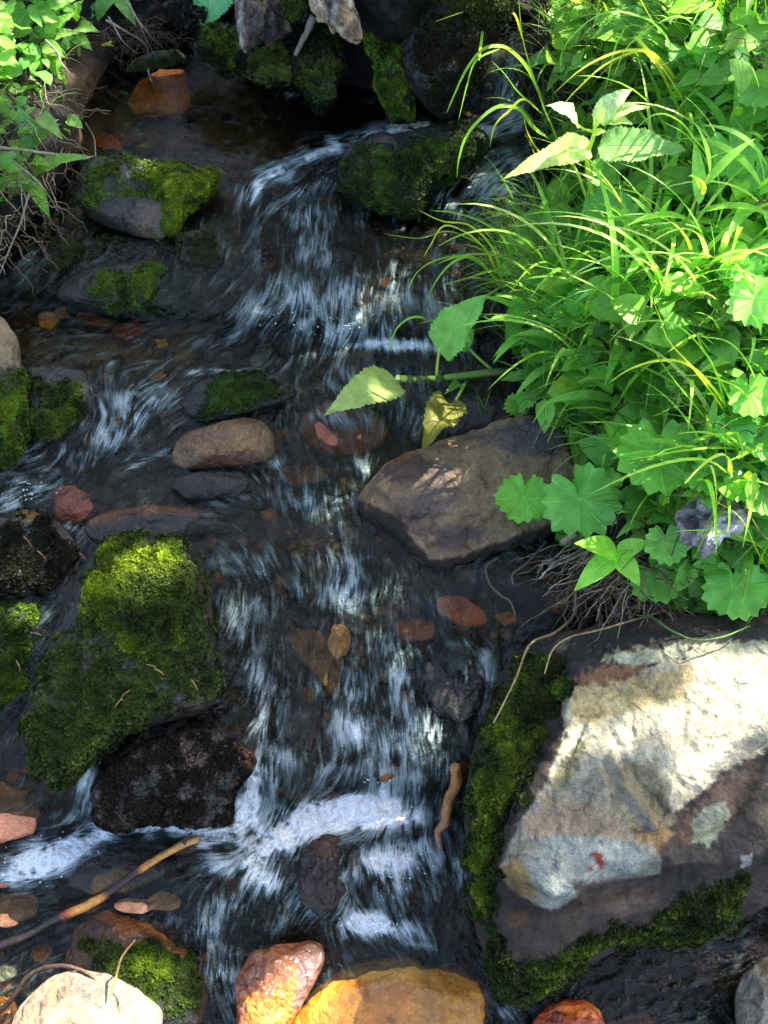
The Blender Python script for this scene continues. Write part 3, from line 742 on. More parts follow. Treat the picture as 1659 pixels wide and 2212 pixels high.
rock('flat_rock', 'big flat angular grey-brown rock jutting from the grassy right bank',
     [(768,1085),(790,1050),(835,1005),(880,985),(940,968),(1030,935),(1110,912),(1180,900),(1260,915),(1275,1000),(1262,1110),(1190,1160),(1130,1182),(1040,1210),(950,1242),(915,1222),(850,1170),(790,1132)],
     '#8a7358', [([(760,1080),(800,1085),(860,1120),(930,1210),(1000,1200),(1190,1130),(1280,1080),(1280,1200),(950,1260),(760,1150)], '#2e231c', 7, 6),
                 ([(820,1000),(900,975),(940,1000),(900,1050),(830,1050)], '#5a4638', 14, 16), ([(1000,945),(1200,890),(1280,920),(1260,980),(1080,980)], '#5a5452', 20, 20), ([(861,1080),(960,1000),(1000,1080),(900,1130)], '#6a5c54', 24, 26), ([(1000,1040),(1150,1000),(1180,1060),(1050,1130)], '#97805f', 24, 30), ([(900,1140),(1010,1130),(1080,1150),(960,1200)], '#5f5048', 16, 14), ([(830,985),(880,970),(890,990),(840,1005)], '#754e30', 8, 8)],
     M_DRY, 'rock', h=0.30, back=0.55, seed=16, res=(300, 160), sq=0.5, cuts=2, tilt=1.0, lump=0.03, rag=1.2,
     relief=[([(800,1070),(900,1000),(1200,920),(1250,1060),(1180,1110),(1000,1170),(930,1190)], 0.012, 10), ([(880,1140),(1010,1125),(1060,1150),(950,1195)], -0.006, 6)])
big = [(1012,1830),(1018,1700),(1040,1600),(1075,1500),(1120,1420),(1180,1392),(1290,1368),(1450,1352),(1600,1352),(1760,1360),(1860,1500),(1880,1750),(1800,1900),(1680,1950),(1600,1985),(1560,2030),(1470,2045),(1350,2048),(1270,2085),(1220,2125),(1150,2172),(1085,2155),(1055,2060),(1020,1960)]
rock('big_boulder', 'huge boulder filling the lower right, pale lichened face in sun and dark mossy sides', big, '#3a3029',
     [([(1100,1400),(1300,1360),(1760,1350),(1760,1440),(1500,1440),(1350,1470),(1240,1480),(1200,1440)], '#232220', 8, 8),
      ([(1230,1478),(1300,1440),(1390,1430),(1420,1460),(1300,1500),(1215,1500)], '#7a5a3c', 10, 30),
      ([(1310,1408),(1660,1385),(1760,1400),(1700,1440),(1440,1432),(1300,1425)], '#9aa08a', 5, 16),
      ([(1215,1490),(1330,1480),(1440,1425),(1700,1405),(1900,1420),(1900,1600),(1660,1640),(1560,1680),(1450,1760),(1430,1800),(1400,1830),(1330,1790),(1260,1740),(1180,1700),(1215,1600)], '#b9b29a', 5, 7),  # pale lichen, painted lighter still where the top face is sunlit
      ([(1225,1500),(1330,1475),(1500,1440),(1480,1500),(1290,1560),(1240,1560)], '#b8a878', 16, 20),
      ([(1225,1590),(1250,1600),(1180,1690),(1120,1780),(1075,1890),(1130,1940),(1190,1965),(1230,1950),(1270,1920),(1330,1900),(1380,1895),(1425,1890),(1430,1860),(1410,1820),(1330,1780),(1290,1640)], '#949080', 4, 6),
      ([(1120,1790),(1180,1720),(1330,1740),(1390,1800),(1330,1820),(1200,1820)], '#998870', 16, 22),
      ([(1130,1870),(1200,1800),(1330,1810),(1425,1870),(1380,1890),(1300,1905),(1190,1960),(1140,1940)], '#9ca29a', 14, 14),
      ([(1075,1880),(1120,1850),(1170,1950),(1120,1935)], '#94794c', 10, 8), ([(1180,1700),(1260,1580),(1280,1600),(1200,1740)], '#6a6a50', 12, 16),
      ([(1290,1660),(1420,1640),(1460,1780),(1440,1790),(1400,1820),(1340,1780)], '#837d64', 12, 12),
      ([(1350,1790),(1410,1770),(1460,1800),(1420,1835),(1380,1815)], '#94784f', 10, 8),
      ([(1275,1845),(1290,1840),(1302,1850),(1304,1878),(1296,1880),(1288,1858)], '#8a3c22', 2, 3), ([(1268,1872),(1280,1870),(1282,1880),(1270,1882)], '#8a3c22', 2, 2),
      ([(1320,1620),(1350,1700),(1420,1790),(1400,1800),(1330,1720),(1300,1640)], '#666a62', 8, 6),
      ([(1560,1660),(1700,1600),(1900,1620),(1900,2000),(1440,1960),(1430,1850),(1470,1780),(1540,1700)], '#3c352e', 8, 20),
      ([(1470,1780),(1560,1680),(1620,1640),(1640,1700),(1560,1800),(1480,1830)], '#6d5848', 14, 34), ([(1500,1770),(1560,1720),(1580,1760),(1530,1830),(1500,1820)], '#9aa088', 6, 12),
      ([(1230,1905),(1330,1900),(1430,1900),(1420,1960),(1390,1990),(1330,1980),(1260,1960)], '#54463c', 12, 16), ([(1090,1960),(1160,1975),(1130,2010),(1090,1990)], '#5a3c22', 8, 24),
      ([(1150,1990),(1260,1960),(1260,2030),(1180,2080),(1120,2060)], '#3c322a', 14, 18), ([(1600,1850),(1625,1845),(1620,1870),(1600,1875)], '#b0b0ac', 3, 4)],
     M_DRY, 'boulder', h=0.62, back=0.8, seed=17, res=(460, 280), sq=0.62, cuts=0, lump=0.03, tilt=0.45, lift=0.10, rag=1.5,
     relief=[([(1220,1495),(1350,1465),(1500,1430),(1760,1405),(1900,1450),(1900,1800),(1500,1900),(1400,1900),(1200,1960),(1080,1890),(1130,1760),(1220,1620)], 0.035, 12),
             ([(1215,1640),(1300,1600),(1330,1700),(1400,1800),(1425,1880),(1330,1900),(1200,1960),(1080,1880),(1140,1750)], 0.012, 18),
             ([(1310,1620),(1340,1690),(1420,1790),(1400,1805),(1320,1730),(1290,1640)], -0.008, 8),
             ([(1450,1780),(1560,1660),(1620,1650),(1560,1800),(1440,1850)], -0.014, 14), ([(1080,1960),(1200,1975),(1420,1930),(1400,2010),(1230,2080),(1100,2100)], 0.008, 16)],
     moss=[([(1018,1960),(1020,1700),(1075,1510),(1120,1420),(1200,1430),(1225,1480),(1190,1520),(1160,1640),(1110,1740),(1075,1880),(1070,2000)], .85),
           ([(1060,2000),(1110,2080),(1200,2080),(1260,2020),(1400,2000),(1470,1950),(1600,1900),(1600,1990),(1480,2045),(1300,2045),(1150,2170),(1070,2150)], .85)], mossn=52000, mossc='#5c8420', mossc2='#2e441a', mossz=0.0048)
rock('mossy_stone', 'amber and brown stone with a green moss patch, lower left behind the cream stone',
     [(142,2062),(170,1992),(232,1958),(312,1974),(382,2010),(432,2075),(450,2160),(440,2240),(300,2235),(200,2150),(145,2100)], '#6a4c24',
     [([(200,1965),(330,1965),(400,2030),(420,2080),(380,2080),(320,2020),(230,2010)], '#a8641c', 10, 22), ([(140,2060),(180,1990),(200,2000),(180,2090)], '#6a4418', 10, 10), ([(200,2090),(420,2100),(450,2240),(250,2200)], '#20221a', 20, 20)], MW, 'stone', h=0.7, seed=18, res=(200, 120),
     moss=[([(280,2040),(340,2030),(390,2060),(385,2110),(320,2120),(260,2100),(255,2060)], 1.0), ([(190,2030),(420,2060),(440,2200),(250,2150)], .3)], mossn=6500, mossc='#5f8a20', mossc2='#34511a')
rock('pale_stone', 'large cream angular stone lit by sun in the bottom left corner',
     [(10,2260),(35,2190),(62,2148),(112,2110),(180,2094),(240,2108),(292,2130),(352,2180),(345,2290),(10,2300)], '#a8937c',
     [([(180,2090),(300,2130),(360,2180),(350,2300),(205,2300),(210,2200),(165,2140)], '#a09c90', 6, 8), ([(120,2100),(200,2095),(240,2130),(210,2190),(160,2150)], '#857e74', 12, 16)], M_DRY, 'stone', h=0.6, back=0.9, lift=0.05, seed=19, res=(200, 120), cuts=5, rag=0.9)
rock('orange_stone', 'rust orange wet stone with water spilling over it, left of the smooth amber stone',
     [(510,2115),(538,2062),(600,2040),(665,2032),(702,2040),(700,2080),(668,2145),(630,2205),(600,2270),(510,2270)], '#8a5430',
     [([(540,2160),(620,2120),(640,2080),(660,2120),(610,2230),(530,2240)], '#d08024', 12, 26), ([(640,2070),(700,2050),(690,2110),(640,2180)], '#8a6a64', 12, 14)], M_AMBER, 'stone', h=0.55, back=0.9, lift=0.03, seed=20, rag=1.6)
rock('amber_stone', 'smooth amber yellow wet stone at the bottom centre',
     [(612,2250),(640,2190),(690,2130),(742,2088),(800,2078),(850,2070),(890,2066),(915,2085),(942,2090),(975,2078),(1005,2092),(1040,2120),(1052,2155),(1048,2215),(1030,2300),(612,2300)], '#c08420',
     [([(720,2100),(860,2070),(950,2090),(930,2110),(800,2120)], '#c8a050', 10, 14), ([(780,2140),(900,2120),(880,2220),(800,2240)], '#c07c20', 12, 20), ([(930,2100),(1050,2110),(1050,2220),(940,2220)], '#c88a28', 16, 12)], M_AMBER, 'stone', h=0.5, back=0.8, seed=21, res=(200, 120), cuts=6, rag=0.5, lump=0.03)
rock('grey_stone', 'speckled light grey rounded stone in the bottom right corner',
     [(1586,2160),(1600,2110),(1640,2075),(1720,2050),(1800,2100),(1800,2290),(1600,2290)], '#8f8d84', [([(1630,2060),(1720,2050),(1720,2110),(1650,2110)], '#7c7260', 10, 10)], M_DRY, 'stone', h=0.7, back=0.9, lift=0.06, seed=22)
rock('wet_stone', 'wet black stone with a bright rim in the bottom right pool',
     [(1360,2190),(1372,2168),(1400,2152),(1450,2150),(1500,2170),(1530,2200),(1500,2250),(1380,2250)], '#24272a', (), MW, 'stone', h=0.5, seed=23)
rock('red_stone', 'glowing orange-red stone half under water at the bottom beside the amber one',
     [(1150,2210),(1175,2180),(1215,2158),(1262,2160),(1296,2185),(1310,2230),(1300,2290),(1150,2290)], '#b04a14', [([(1200,2178),(1290,2170),(1300,2200),(1230,2195)], '#e87a10', 5, 8)], M_AMBER, 'stone', h=0.45, lift=0.025, seed=24, lump=0.04)
rock('pale_chip', 'tiny white stone chip at the left edge above the cream stone', [(-40,2095),(10,2086),(40,2092),(34,2108),(0,2126),(-40,2130)], '#d8cfc6', (), M_DRY, 'stone', h=0.5, seed=25, res=(60, 40))
rock('orange_chip', 'small bright orange stone cut by the bottom left corner', [(-40,2160),(10,2150),(36,2168),(40,2195),(10,2225),(-40,2230)], '#d07a10', (), M_AMBER, 'stone', h=0.5, seed=26, res=(60, 40))
rock('wet_stone', 'dark olive stone under the foam pool behind the yellow stick', [(150,1890),(180,1860),(230,1840),(330,1838),(372,1868),(350,1900),(280,1925),(200,1935),(152,1915)], '#2f2a1a', [([(200,1890),(280,1880),(270,1930),(200,1930)], '#7a5c1c', 8, 12)], MW, 'stone', h=0.4, seed=27, lift=0.012)
rock('wet_stone', 'ragged brown-black rock breaking the cascade just below the foam pool', [(640,1880),(672,1820),(706,1800),(740,1815),(752,1870),(745,1930),(700,1985),(650,1950)], '#352419', [([(670,1805),(730,1805),(720,1850),(670,1850)], '#5a3418', 8, 14)], MW, 'stone', h=0.5, seed=28, lift=0.006, rag=2.0)
rock('wet_stone', 'dark purple-brown stone drowned beside the grassy bank', [(940,870),(1000,850),(1090,860),(1110,910),(1040,935),(960,950),(930,910)], '#42302a', (), MW, 'stone', h=0.45, seed=29)
rock('wet_stone', 'black wet dome of rock with water sheeting over it, right of the main cascade', [(915,1440),(930,1400),(985,1385),(1030,1400),(1050,1450),(1040,1530),(1000,1560),(940,1540),(915,1490)], '#1c1612', (), MW, 'stone', h=0.3, seed=30, lift=0.0, rag=2)
rock('mossy_stone', 'small grey-green stone at the dark far corner of the upper pool', [(265,160),(290,130),(330,112),(385,108),(400,130),(360,150),(310,165)], '#3a4434', (), MD, 'stone', h=0.6, seed=31, moss=[([(265,160),(385,105),(400,135),(310,165)], .6)], mossn=1200, mossc='#3f5a30')
rock('wet_stone', 'dark ragged rock wall left of the far waterfall', [(900,60),(950,30),(1040,20),(1075,60),(1060,130),(1010,220),(960,255),(920,230),(880,170),(870,110)], '#17120f', [([(940,20),(1080,10),(1060,90),(960,90)], '#20241a', 16, 24)], MW, 'rock', h=0.6, seed=32, lift=0.10, rag=1.2, cuts=6, moss=[([(880,30),(1080,10),(1060,90),(900,110)], .8), ([(880,100),(1070,80),(1010,220),(930,240)], .4)], mossn=8000, mossc='#4a5c24', mossc2='#262a16')
rock('wet_stone', 'small black stone between drowned moss and dark slab in the left rapids', [(360,1040),(420,1020),(520,1022),(560,1050),(500,1075),(400,1080)], '#1e2014', (), MW, 'stone', h=0.35, seed=33, lift=0.008)
rock('pebble', 'pale pebble lodged at the back of the orange cobble bank, top left', [(395,2),(425,8),(420,40),(395,60),(380,30)], '#4a4440', (), MD, 'stone', h=0.6, seed=34, lift=0.09, res=(50, 30))
# stones lying on the bed, seen through the water
SUNK = [
 ('sunken_stone', 'orange-brown stone lying under the still upper pool', [(275,232),(298,180),(340,156),(398,154),(408,200),(412,245),(350,252),(290,246)], '#c07030'),
 ('sunken_stone', 'dim reddish stone underwater at the left shore of the upper pool', [(200,300),(225,285),(262,300),(270,322),(230,325),(205,318)], '#a04a20'),
 ('sunken_stone', 'dusky brown stone underwater left of the orange pool stone', [(232,290),(300,285),(318,300),(280,318),(240,312)], '#5a3a2c'),
 ('sunken_pebble', 'ochre pebble under water, leftmost of the three below the oval moss stone', [(80,680),(105,670),(128,690),(112,712),(90,708)], '#c08020'),
 ('sunken_pebble', 'small ochre pebble touching the leftmost ochre one under water', [(118,672),(140,662),(150,680),(130,690)], '#b87818'),
 ('sunken_pebble', 'long tan-orange pebble under water below the oval moss stone', [(160,678),(185,674),(230,690),(262,702),(245,710),(200,700),(165,688)], '#b0703c'),
 ('sunken_pebble', 'rust brown stone under water just right of the long tan pebble', [(240,700),(300,695),(320,715),(280,735),(245,725)], '#7a3c20'),
 ('sunken_pebble', 'yellow pebble under water at the middle of the left pool', [(335,735),(360,730),(365,748),(340,752)], '#b08a28'),
 ('sunken_pebble', 'small amber pebble in the left cascade', [(238,905),(255,898),(262,915),(245,922)], '#b07828'),
 ('sunken_stone', 'purple-brown stone under rippling water right of the tan cobble', [(650,900),(700,870),(780,872),(830,900),(840,950),(780,985),(700,975),(655,945)], '#8a5646'),
 ('sunken_stone', 'brown stone under water above the left corner of the flat rock', [(740,820),(820,810),(900,830),(880,880),(800,880)], '#54403c'),
 ('sunken_stone', 'pinkish brown stone under water below the tan cobble', [(600,1012),(680,1005),(715,1025),(690,1045),(620,1045)], '#7a5240'),
 ('sunken_stone', 'pale sandy stone shining through the middle of the main cascade', [(715,1355),(738,1345),(756,1370),(752,1412),(722,1425),(708,1400)], '#d8a070'),
 ('sunken_stone', 'olive slab with a rusty edge under the main cascade', [(620,1350),(700,1370),(740,1440),(735,1530),(690,1470),(630,1400)], '#7a5a28'),
 ('sunken_stone', 'orange patch of stone under shallow water below the flat rock', [(940,1292),(1000,1286),(1050,1320),(1055,1350),(1000,1352),(945,1320)], '#c06420'),
 ('sunken_pebble', 'small orange pebble under shallow water near the big boulder', [(1065,1328),(1105,1322),(1118,1340),(1090,1352)], '#c07828'),
 ('sunken_stone', 'dull red stone under water at the brim of the main cascade', [(850,1345),(900,1335),(940,1350),(935,1382),(870,1385)], '#a0604c'),
 ('sunken_stone', 'brown-orange stone in the dark shallows below the round leaves', [(1170,1305),(1200,1282),(1245,1280),(1240,1315),(1190,1325)], '#8a5228'),
 ('sunken_pebble', 'tiny amber pebble in the dark shallows by the dry roots', [(1178,1240),(1195,1238),(1195,1252),(1180,1252)], '#b87820'),
 ('sunken_stone', 'pink-brown stone underwater at the left edge below the cascades', [(-60,1690),(60,1680),(88,1720),(80,1800),(-60,1830)], '#c08468'),
 ('sunken_stone', 'tan squarish stone underwater at the left edge by the stick', [(-60,1935),(20,1928),(80,1920),(82,1975),(20,2005),(-60,2000)], '#c08a60'),
 ('sunken_stone', 'flat pink stone at the surface below the middle of the stick', [(244,1948),(258,1940),(310,1944),(345,1926),(370,1928),(394,1948),(396,1964),(330,1966),(300,1974),(246,1966)], '#c49070'),
 ('sunken_stone', 'mauve stone underwater behind the curtain of the main cascade', [(640,1710),(720,1705),(760,1730),(700,1760),(640,1750)], '#b07a6c'),
 ('sunken_stone', 'reddish stone under the left edge of the foam pool', [(-40,1860),(30,1850),(60,1900),(0,1920)], '#8a5a4c'),
 ('sunken_stone', 'ochre stone underwater beside the amber and brown moss stone', [(170,1945),(215,1935),(235,1960),(190,1975)], '#8a6420'),
 ('sunken_stone', 'brown stone in the deep shade under the right end of the big boulder', [(1580,2010),(1680,1960),(1720,2040),(1640,2080)], '#4c2c20'),
 ('sunken_stone', 'reddish flat stone under water right of the glowing one', [(1330,2200),(1400,2190),(1480,2200),(1450,2260),(1330,2260)], '#7c5030'),
]
for i, (nm, lb, pl, c) in enumerate(SUNK):
    cc = np.mean(np.array(pl, float), 0)
    lift = -0.004 if 'flat pink' in lb else (-0.022 if float(depth(*cc)) > 0.04 else -0.010)
    rock(nm, lb, pl, c, (), M_SUNK, 'stone', h=0.18, back=0.5, seed=300 + i, res=(72, 40), lift=lift, sq=0.55, cuts=2, tilt=1.6, rag=0.8)

# gravel of the bed: countless small stones
def gravel(n, seed):
    R = np.random.default_rng(seed); mb = []; nv = 0; VV = []; FF = []; CC = []
    tt = np.linspace(0, np.pi, 7); pp = np.linspace(0, 2 * np.pi, 9, endpoint=False)
    S = np.stack([np.sin(tt)[:, None] * np.cos(pp), np.sin(tt)[:, None] * np.sin(pp), np.cos(tt)[:, None] + 0 * pp], -1).reshape(-1, 3); Fq = gridfaces(7, 9, True)
    x = R.uniform(-250, 1900, n); y = R.uniform(120, 2400, n); bm_ = bankmask(x, y); G = gpt(x, y)
    pal = ['#2c2418', '#3a2e20', '#4a3824', '#7a5228', '#33301e', '#4c3a34', '#5a4a3c', '#8a5a2a', '#262a18']
    for i in range(n):
        if bm_[i] > .3: continue
        s = R.uniform(.004, .016) * (1 if R.random() < .85 else 1.8); A = np.linalg.qr(R.normal(size=(3, 3)))[0]
        P = S * (1 + 0.3 * fbm(S * 1.3 + i, 2, 5))[:, None]
        P = (P * s * np.array([1, R.uniform(.6, .9), R.uniform(.4, .6)])) @ A; P[:, 2] *= .6
        VV.append(P + G[i] + [0, 0, s * .2]); FF.append(Fq + nv); nv += len(P); CC.append(np.broadcast_to(lin(pal[R.integers(len(pal))]) * R.uniform(.6, 1.3), P.shape))
    tag(mesh_np('gravel', np.concatenate(VV), np.concatenate(FF), M_SUNK, col=np.concatenate(CC)), 'small brown and ochre gravel on the stream bed', 'gravel', kind='stuff')
gravel(2600, 77)

# droplets and froth beads thrown up where the water drops
def beads(seed):
    R = np.random.default_rng(seed); k = NT('froth'); p = k.n('BsdfPrincipled', Roughness=0.08); p.inputs['Base Color'].default_value = (.85, .9, .92, 1)
    t = k.n('BsdfTransparent'); m = k.n('MixShader'); m.inputs[0].default_value = 0.55; k.l(t.outputs[0], m.inputs[1]); k.l(p.outputs[0], m.inputs[2]); k.l(m.outputs[0], k.out.inputs[0])
    tt = np.linspace(0, np.pi, 6); pp = np.linspace(0, 2 * np.pi, 8, endpoint=False)
    S = np.stack([np.sin(tt)[:, None] * np.cos(pp), np.sin(tt)[:, None] * np.sin(pp), np.cos(tt)[:, None] + 0 * pp], -1).reshape(-1, 3); Fq = gridfaces(6, 8, True)
    V = []; F_ = []; n = 0
    for (a, b_, ra, rb, cnt, up) in [(740,1745,90,18,150,.006),(640,1790,70,24,90,.01),(120,1850,90,30,170,.006),(560,1840,40,40,80,.008),(850,1870,60,40,90,.008),(790,1998,60,16,90,.008),(870,742,70,8,70,.006),(720,700,120,24,90,.006),(60,1060,60,24,50,.004),(820,1690,30,20,30,.014)]:
        for _ in range(cnt // 2):
            x, y = R.normal(a, ra * .6), R.normal(b_, rb * .6); r = R.uniform(.0005, .0015)
            c = wpt(x, y, .004 + abs(R.normal()) * up * .5); V.append(c + S * r * np.array([1, 1, .8])); F_.append(Fq + n); n += len(S)
    tag(mesh_np('froth', np.concatenate(V), np.concatenate(F_), k.m), 'white froth beads and droplets at the foot of each drop', 'froth', kind='stuff')
beads(5)

# ------------------------------------------------------------------ plant and wood builders
def nrm(a): return a / (np.linalg.norm(a, axis=-1, keepdims=True) + 1e-12)
def spline(P, n):
    P = np.asarray(P, float); k = len(P)
    if k < 3:
        t = np.linspace(0, 1, n)[:, None]; return P[0] * (1 - t) + P[-1] * t
    Q = np.concatenate([[2 * P[0] - P[1]], P, [2 * P[-1] - P[-2]]])
    s = np.linspace(0, k - 1 - 1e-6, n); i = s.astype(int); f = (s - i)[:, None]
    a, b, c, d = Q[i], Q[i + 1], Q[i + 2], Q[i + 3]
    return 0.5 * (2 * b + (c - a) * f + (2 * a - 5 * b + 4 * c - d) * f ** 2 + (3 * b - a - 3 * c + d) * f ** 3)
def scale_at(P): return float((np.asarray(P) - CAM) @ FW) / FOC

class MB:
    def __init__(s): s.V = []; s.F = []; s.C = []; s.U = []; s.n = 0
    def add(s, V, F, C, U=None):
        s.V.append(V); s.F.append(np.asarray(F) + s.n); s.n += len(V)
        s.C.append(np.broadcast_to(C, V.shape)); s.U.append(U if U is not None else np.zeros((len(V), 2)))
    def build(s, name, mat, parent=None, smooth=True):
        return mesh_np(name, np.concatenate(s.V), [np.concatenate(s.F)], mat, parent, smooth, np.concatenate(s.C), np.concatenate(s.U))

def tube_arr(P, r, ns=8, rough=0.0, seed=0):
    P = np.asarray(P, float); n = len(P); r = np.broadcast_to(r, (n,)).astype(float)
    T = nrm(np.gradient(P, axis=0)); ref = np.array([0.3, 0.2, 1.0]); 
    A = nrm(np.cross(T, ref)); B = np.cross(T, A)
    th = np.linspace(0, 2 * np.pi, ns, endpoint=False)
    V = P[:, None] + (np.cos(th)[None, :, None] * A[:, None] + np.sin(th)[None, :, None] * B[:, None]) * r[:, None, None]
    if rough:
        d = V - P[:, None]; V = P[:, None] + d * (1 + rough * fbm(V * (0.6 / max(r.mean(), 1e-4)), 3, seed))[..., None]
    V = V.reshape(-1, 3); F = gridfaces(n, ns, True)
    V = np.concatenate([V, P[:1], P[-1:]]); k = len(V)
    j = np.arange(ns)
    c1 = np.stack([np.full(ns, k - 2), (j + 1) % ns, j, j], -1)[:, :3]
    c2 = np.stack([np.full(ns, k - 1), (n - 1) * ns + j, (n - 1) * ns + (j + 1) % ns], -1)
    return V, F, np.concatenate([c1, c2])
def tube(name, P, r, col, mat, parent=None, ns=8, rough=0.0, seed=0):
    V, F, T = tube_arr(P, r, ns, rough, seed)
    col = np.asarray(col)
    if col.ndim == 2: col = np.concatenate([np.repeat(col, ns, 0), col[:1], col[-1:]])
    else: col = np.broadcast_to(col, V.shape)
    return mesh_np(name, V, [F, T], mat, parent, col=col)

def strip(C, hw, up, fold=0.35, nw=2, wave=0.0, seed=0, teeth=0, tooth=0.0):
    """leaf blade along centre line C, half widths hw, V-folded, optional toothed margin"""
    T = nrm(np.gradient(C, axis=0)); S = nrm(np.cross(T, up)); N = np.cross(S, T)
    N = N * np.sign((N * up).sum(1).mean() + 1e-9)
    s = np.linspace(-1, 1, 2 * nw + 1); n = len(C); t = np.linspace(0, 1, n)
    W = hw[:, None] * s[None]
    if teeth:
        saw = 1 - np.mod(t * teeth, 1.0)
        W[:, 0] *= 1 + tooth * (saw - .5); W[:, -1] *= 1 + tooth * (saw - .5)
    Z = hw[:, None] * np.abs(s)[None] ** 1.2 * fold
    if wave: Z = Z + hw.max() * wave * np.sin(t[:, None] * 17 + seed + 2 * s[None]) * np.abs(s)[None]
    V = C[:, None] + S[:, None] * W[..., None] + N[:, None] * Z[..., None]
    U = np.stack([np.broadcast_to(s[None], W.shape), np.broadcast_to(t[:, None], W.shape)], -1)
    return V.reshape(-1, 3), gridfaces(n, 2 * nw + 1), U.reshape(-1, 2)
SHAPES = {
    'blade': lambda t: (np.minimum(t * 5 + 0.35, 1)) * (1 - t) ** 0.65,
    'lance': lambda t: np.sin(np.pi * np.clip(t, 0, 1) ** 0.72) ** 0.75 * (1 - t) ** 0.12,
    'ovate': lambda t: 1.12 * np.sin(np.pi * t ** 0.60) ** 0.78 * (1 - t) ** 0.16,
    'heart': lambda t: np.clip(1.05 * np.sqrt(np.clip(1 - ((t - 0.30) / 0.72) ** 2, 0, 1)) * (1 - 0.35 * t ** 3), 0, 1) * np.minimum(1, t * 9 + .25),
}
def leaf(mb, b, t, w, kind='ovate', col='#4f8f34', up=None, arch=0.12, fold=0.25, wave=0.10, nl=None, seed=0, droop=0.0):
    b = np.asarray(b, float); t = np.asarray(t, float); L = np.linalg.norm(t - b)
    if up is None: up = nrm(CAM - b) * 0.6 + np.array([0, 0, 0.6])
    ax = nrm(t - b); up = nrm(up - ax * (up @ ax))
    serr = kind in ('ovate', 'heart')
    nl = nl or (61 if serr else 17)
    s = np.linspace(0, 1, nl)
    C = b + (t - b) * s[:, None] + up * (arch * L * 4 * s * (1 - s))[:, None] - np.array([0, 0, 1]) * (droop * L * s ** 2)[:, None]
    hw = SHAPES[kind](s) * w / 2; hw[-1] = w * 0.004
    V, F, U = strip(C, hw, up, fold, 3 if serr else 2, wave, seed, 22 if serr else 0, 0.17 if serr else 0)
    if serr:  # quilting between the side veins
        V = V + (up * 1.0) * (0.010 * L * np.sin((U[:, 1] * 46 - np.abs(U[:, 0]) * 15)) * np.abs(U[:, 0]))[:, None] * 0.6
    c = lin(col) if isinstance(col, str) else col
    mb.add(V, F, c, U)
def jit(h, R, a=0.18):
    c = lin(h) if isinstance(h, str) else np.asarray(h)
    return c * R.uniform(1 - a, 1 + a) * np.array([R.uniform(0.85, 1.2), 1, R.uniform(0.8, 1.25)])

def round_leaf(mb, c, R_, nrmv, ax, col, teeth=17, deep=0.14, seed=0, lobes=5, notch=0.30, cup=0.12):
    """toothed round leaf: petiole joins in a notch on the side pointing along -ax"""
    n = nrm(np.asarray(nrmv, float)); ax = np.asarray(ax, float); ax = nrm(ax - n * (ax @ n)); sd = np.cross(n, ax)
    na = teeth * 6; nr = 7; th = np.linspace(-np.pi, np.pi, na); r = np.linspace(0, 1, nr)
    q = np.abs(th) / np.pi
    saw = np.abs(np.mod(np.arange(na) / 6.0, 1.0) - 0.5) * 2
    rad = R_ * (1 - 0.28 * q ** 2) * (1 + 0.035 * np.cos(th * lobes)) * (1 - sstep(q, 0.90, 1.0) * 0.55)
    P = r[:, None] * rad[None] * (1 + deep * 1.0 * (2 * saw[None] - 1.2) * r[:, None] ** 6)
    off = R_ * notch
    x = P * np.cos(th)[None] * 1.0; y = P * np.sin(th)[None]
    z = R_ * (cup * (r[:, None] ** 2) + 0.022 * r[:, None] * np.cos(th * 9)[None] + 0.10 * r[:, None] ** 2 * np.sin(2 * th + seed)[None] + 0.05 * r[:, None] * np.sin(5 * th + seed * 2)[None])
    V = np.asarray(c) - ax * off * 0 + x[..., None] * ax + y[..., None] * sd + z[..., None] * n
    U = np.stack([np.broadcast_to(th / (2 * np.pi), P.shape), np.broadcast_to(r[:, None], P.shape)], -1)
    mb.add(V.reshape(-1, 3), gridfaces(nr, na), lin(col) if isinstance(col, str) else col, U.reshape(-1, 2))

def arc_line(b, az, L, th0, k, n=10, pw=1.3):
    """line leaving b at elevation th0 in azimuth az and bending over"""
    s = np.linspace(0, 1, n); th = th0 - k * s ** pw
    dh = np.cos(th) * L / (n - 1); dz = np.sin(th) * L / (n - 1)
    h = np.concatenate([[0], np.cumsum(dh[:-1])]); z = np.concatenate([[0], np.cumsum(dz[:-1])])
    d = np.array([math.cos(az), math.sin(az), 0])
    C = b + h[:, None] * d + z[:, None] * np.array([0, 0, 1])
    up = -np.sin(th)[:, None] * d + np.cos(th)[:, None] * np.array([0, 0, 1])
    return C, up
def blade(mb, b, az, L, w, th0, k, col, fold=0.5, n=10, kind='blade', nw=1, side=0.0, R=None):
    C, up = arc_line(b, az, L, th0, k, n)
    if side:
        sd = np.array([-math.sin(az), math.cos(az), 0]); C = C + sd * (side * L * np.linspace(0, 1, n) ** 2)[:, None]
    hw = SHAPES[kind](np.linspace(0, 1, n)) * w / 2; hw[-1] = w * .02
    V, F, U = strip(C, hw, up, fold, nw); mb.add(V, F, col, U)
def blade_px(mb, pts, y0, w, col, dy=0.0, dyt=0.0, n=22, kind='blade', R=None, fold=0.4, upf=0.7):
    """arching blade through sight-line points, root first, standing about y0"""
    pts = np.array(pts, float); s = np.linspace(0, 1, len(pts))
    P = np.stack([vpt(p[0], p[1], y0 + dy + (dyt - dy) * a) for p, a in zip(pts, s)])
    C = spline(P, n); sc = scale_at(C[len(C) // 2])
    T = nrm(np.gradient(C, axis=0)); vc = nrm(CAM - C)
    up = vc * upf + np.array([0, 0, 1.0]); 
    hw = SHAPES[kind](np.linspace(0, 1, n)) * w * sc / 2
    V, F, U = strip(C, hw, nrm(up), fold, 1); mb.add(V, F, col, U)
    return C
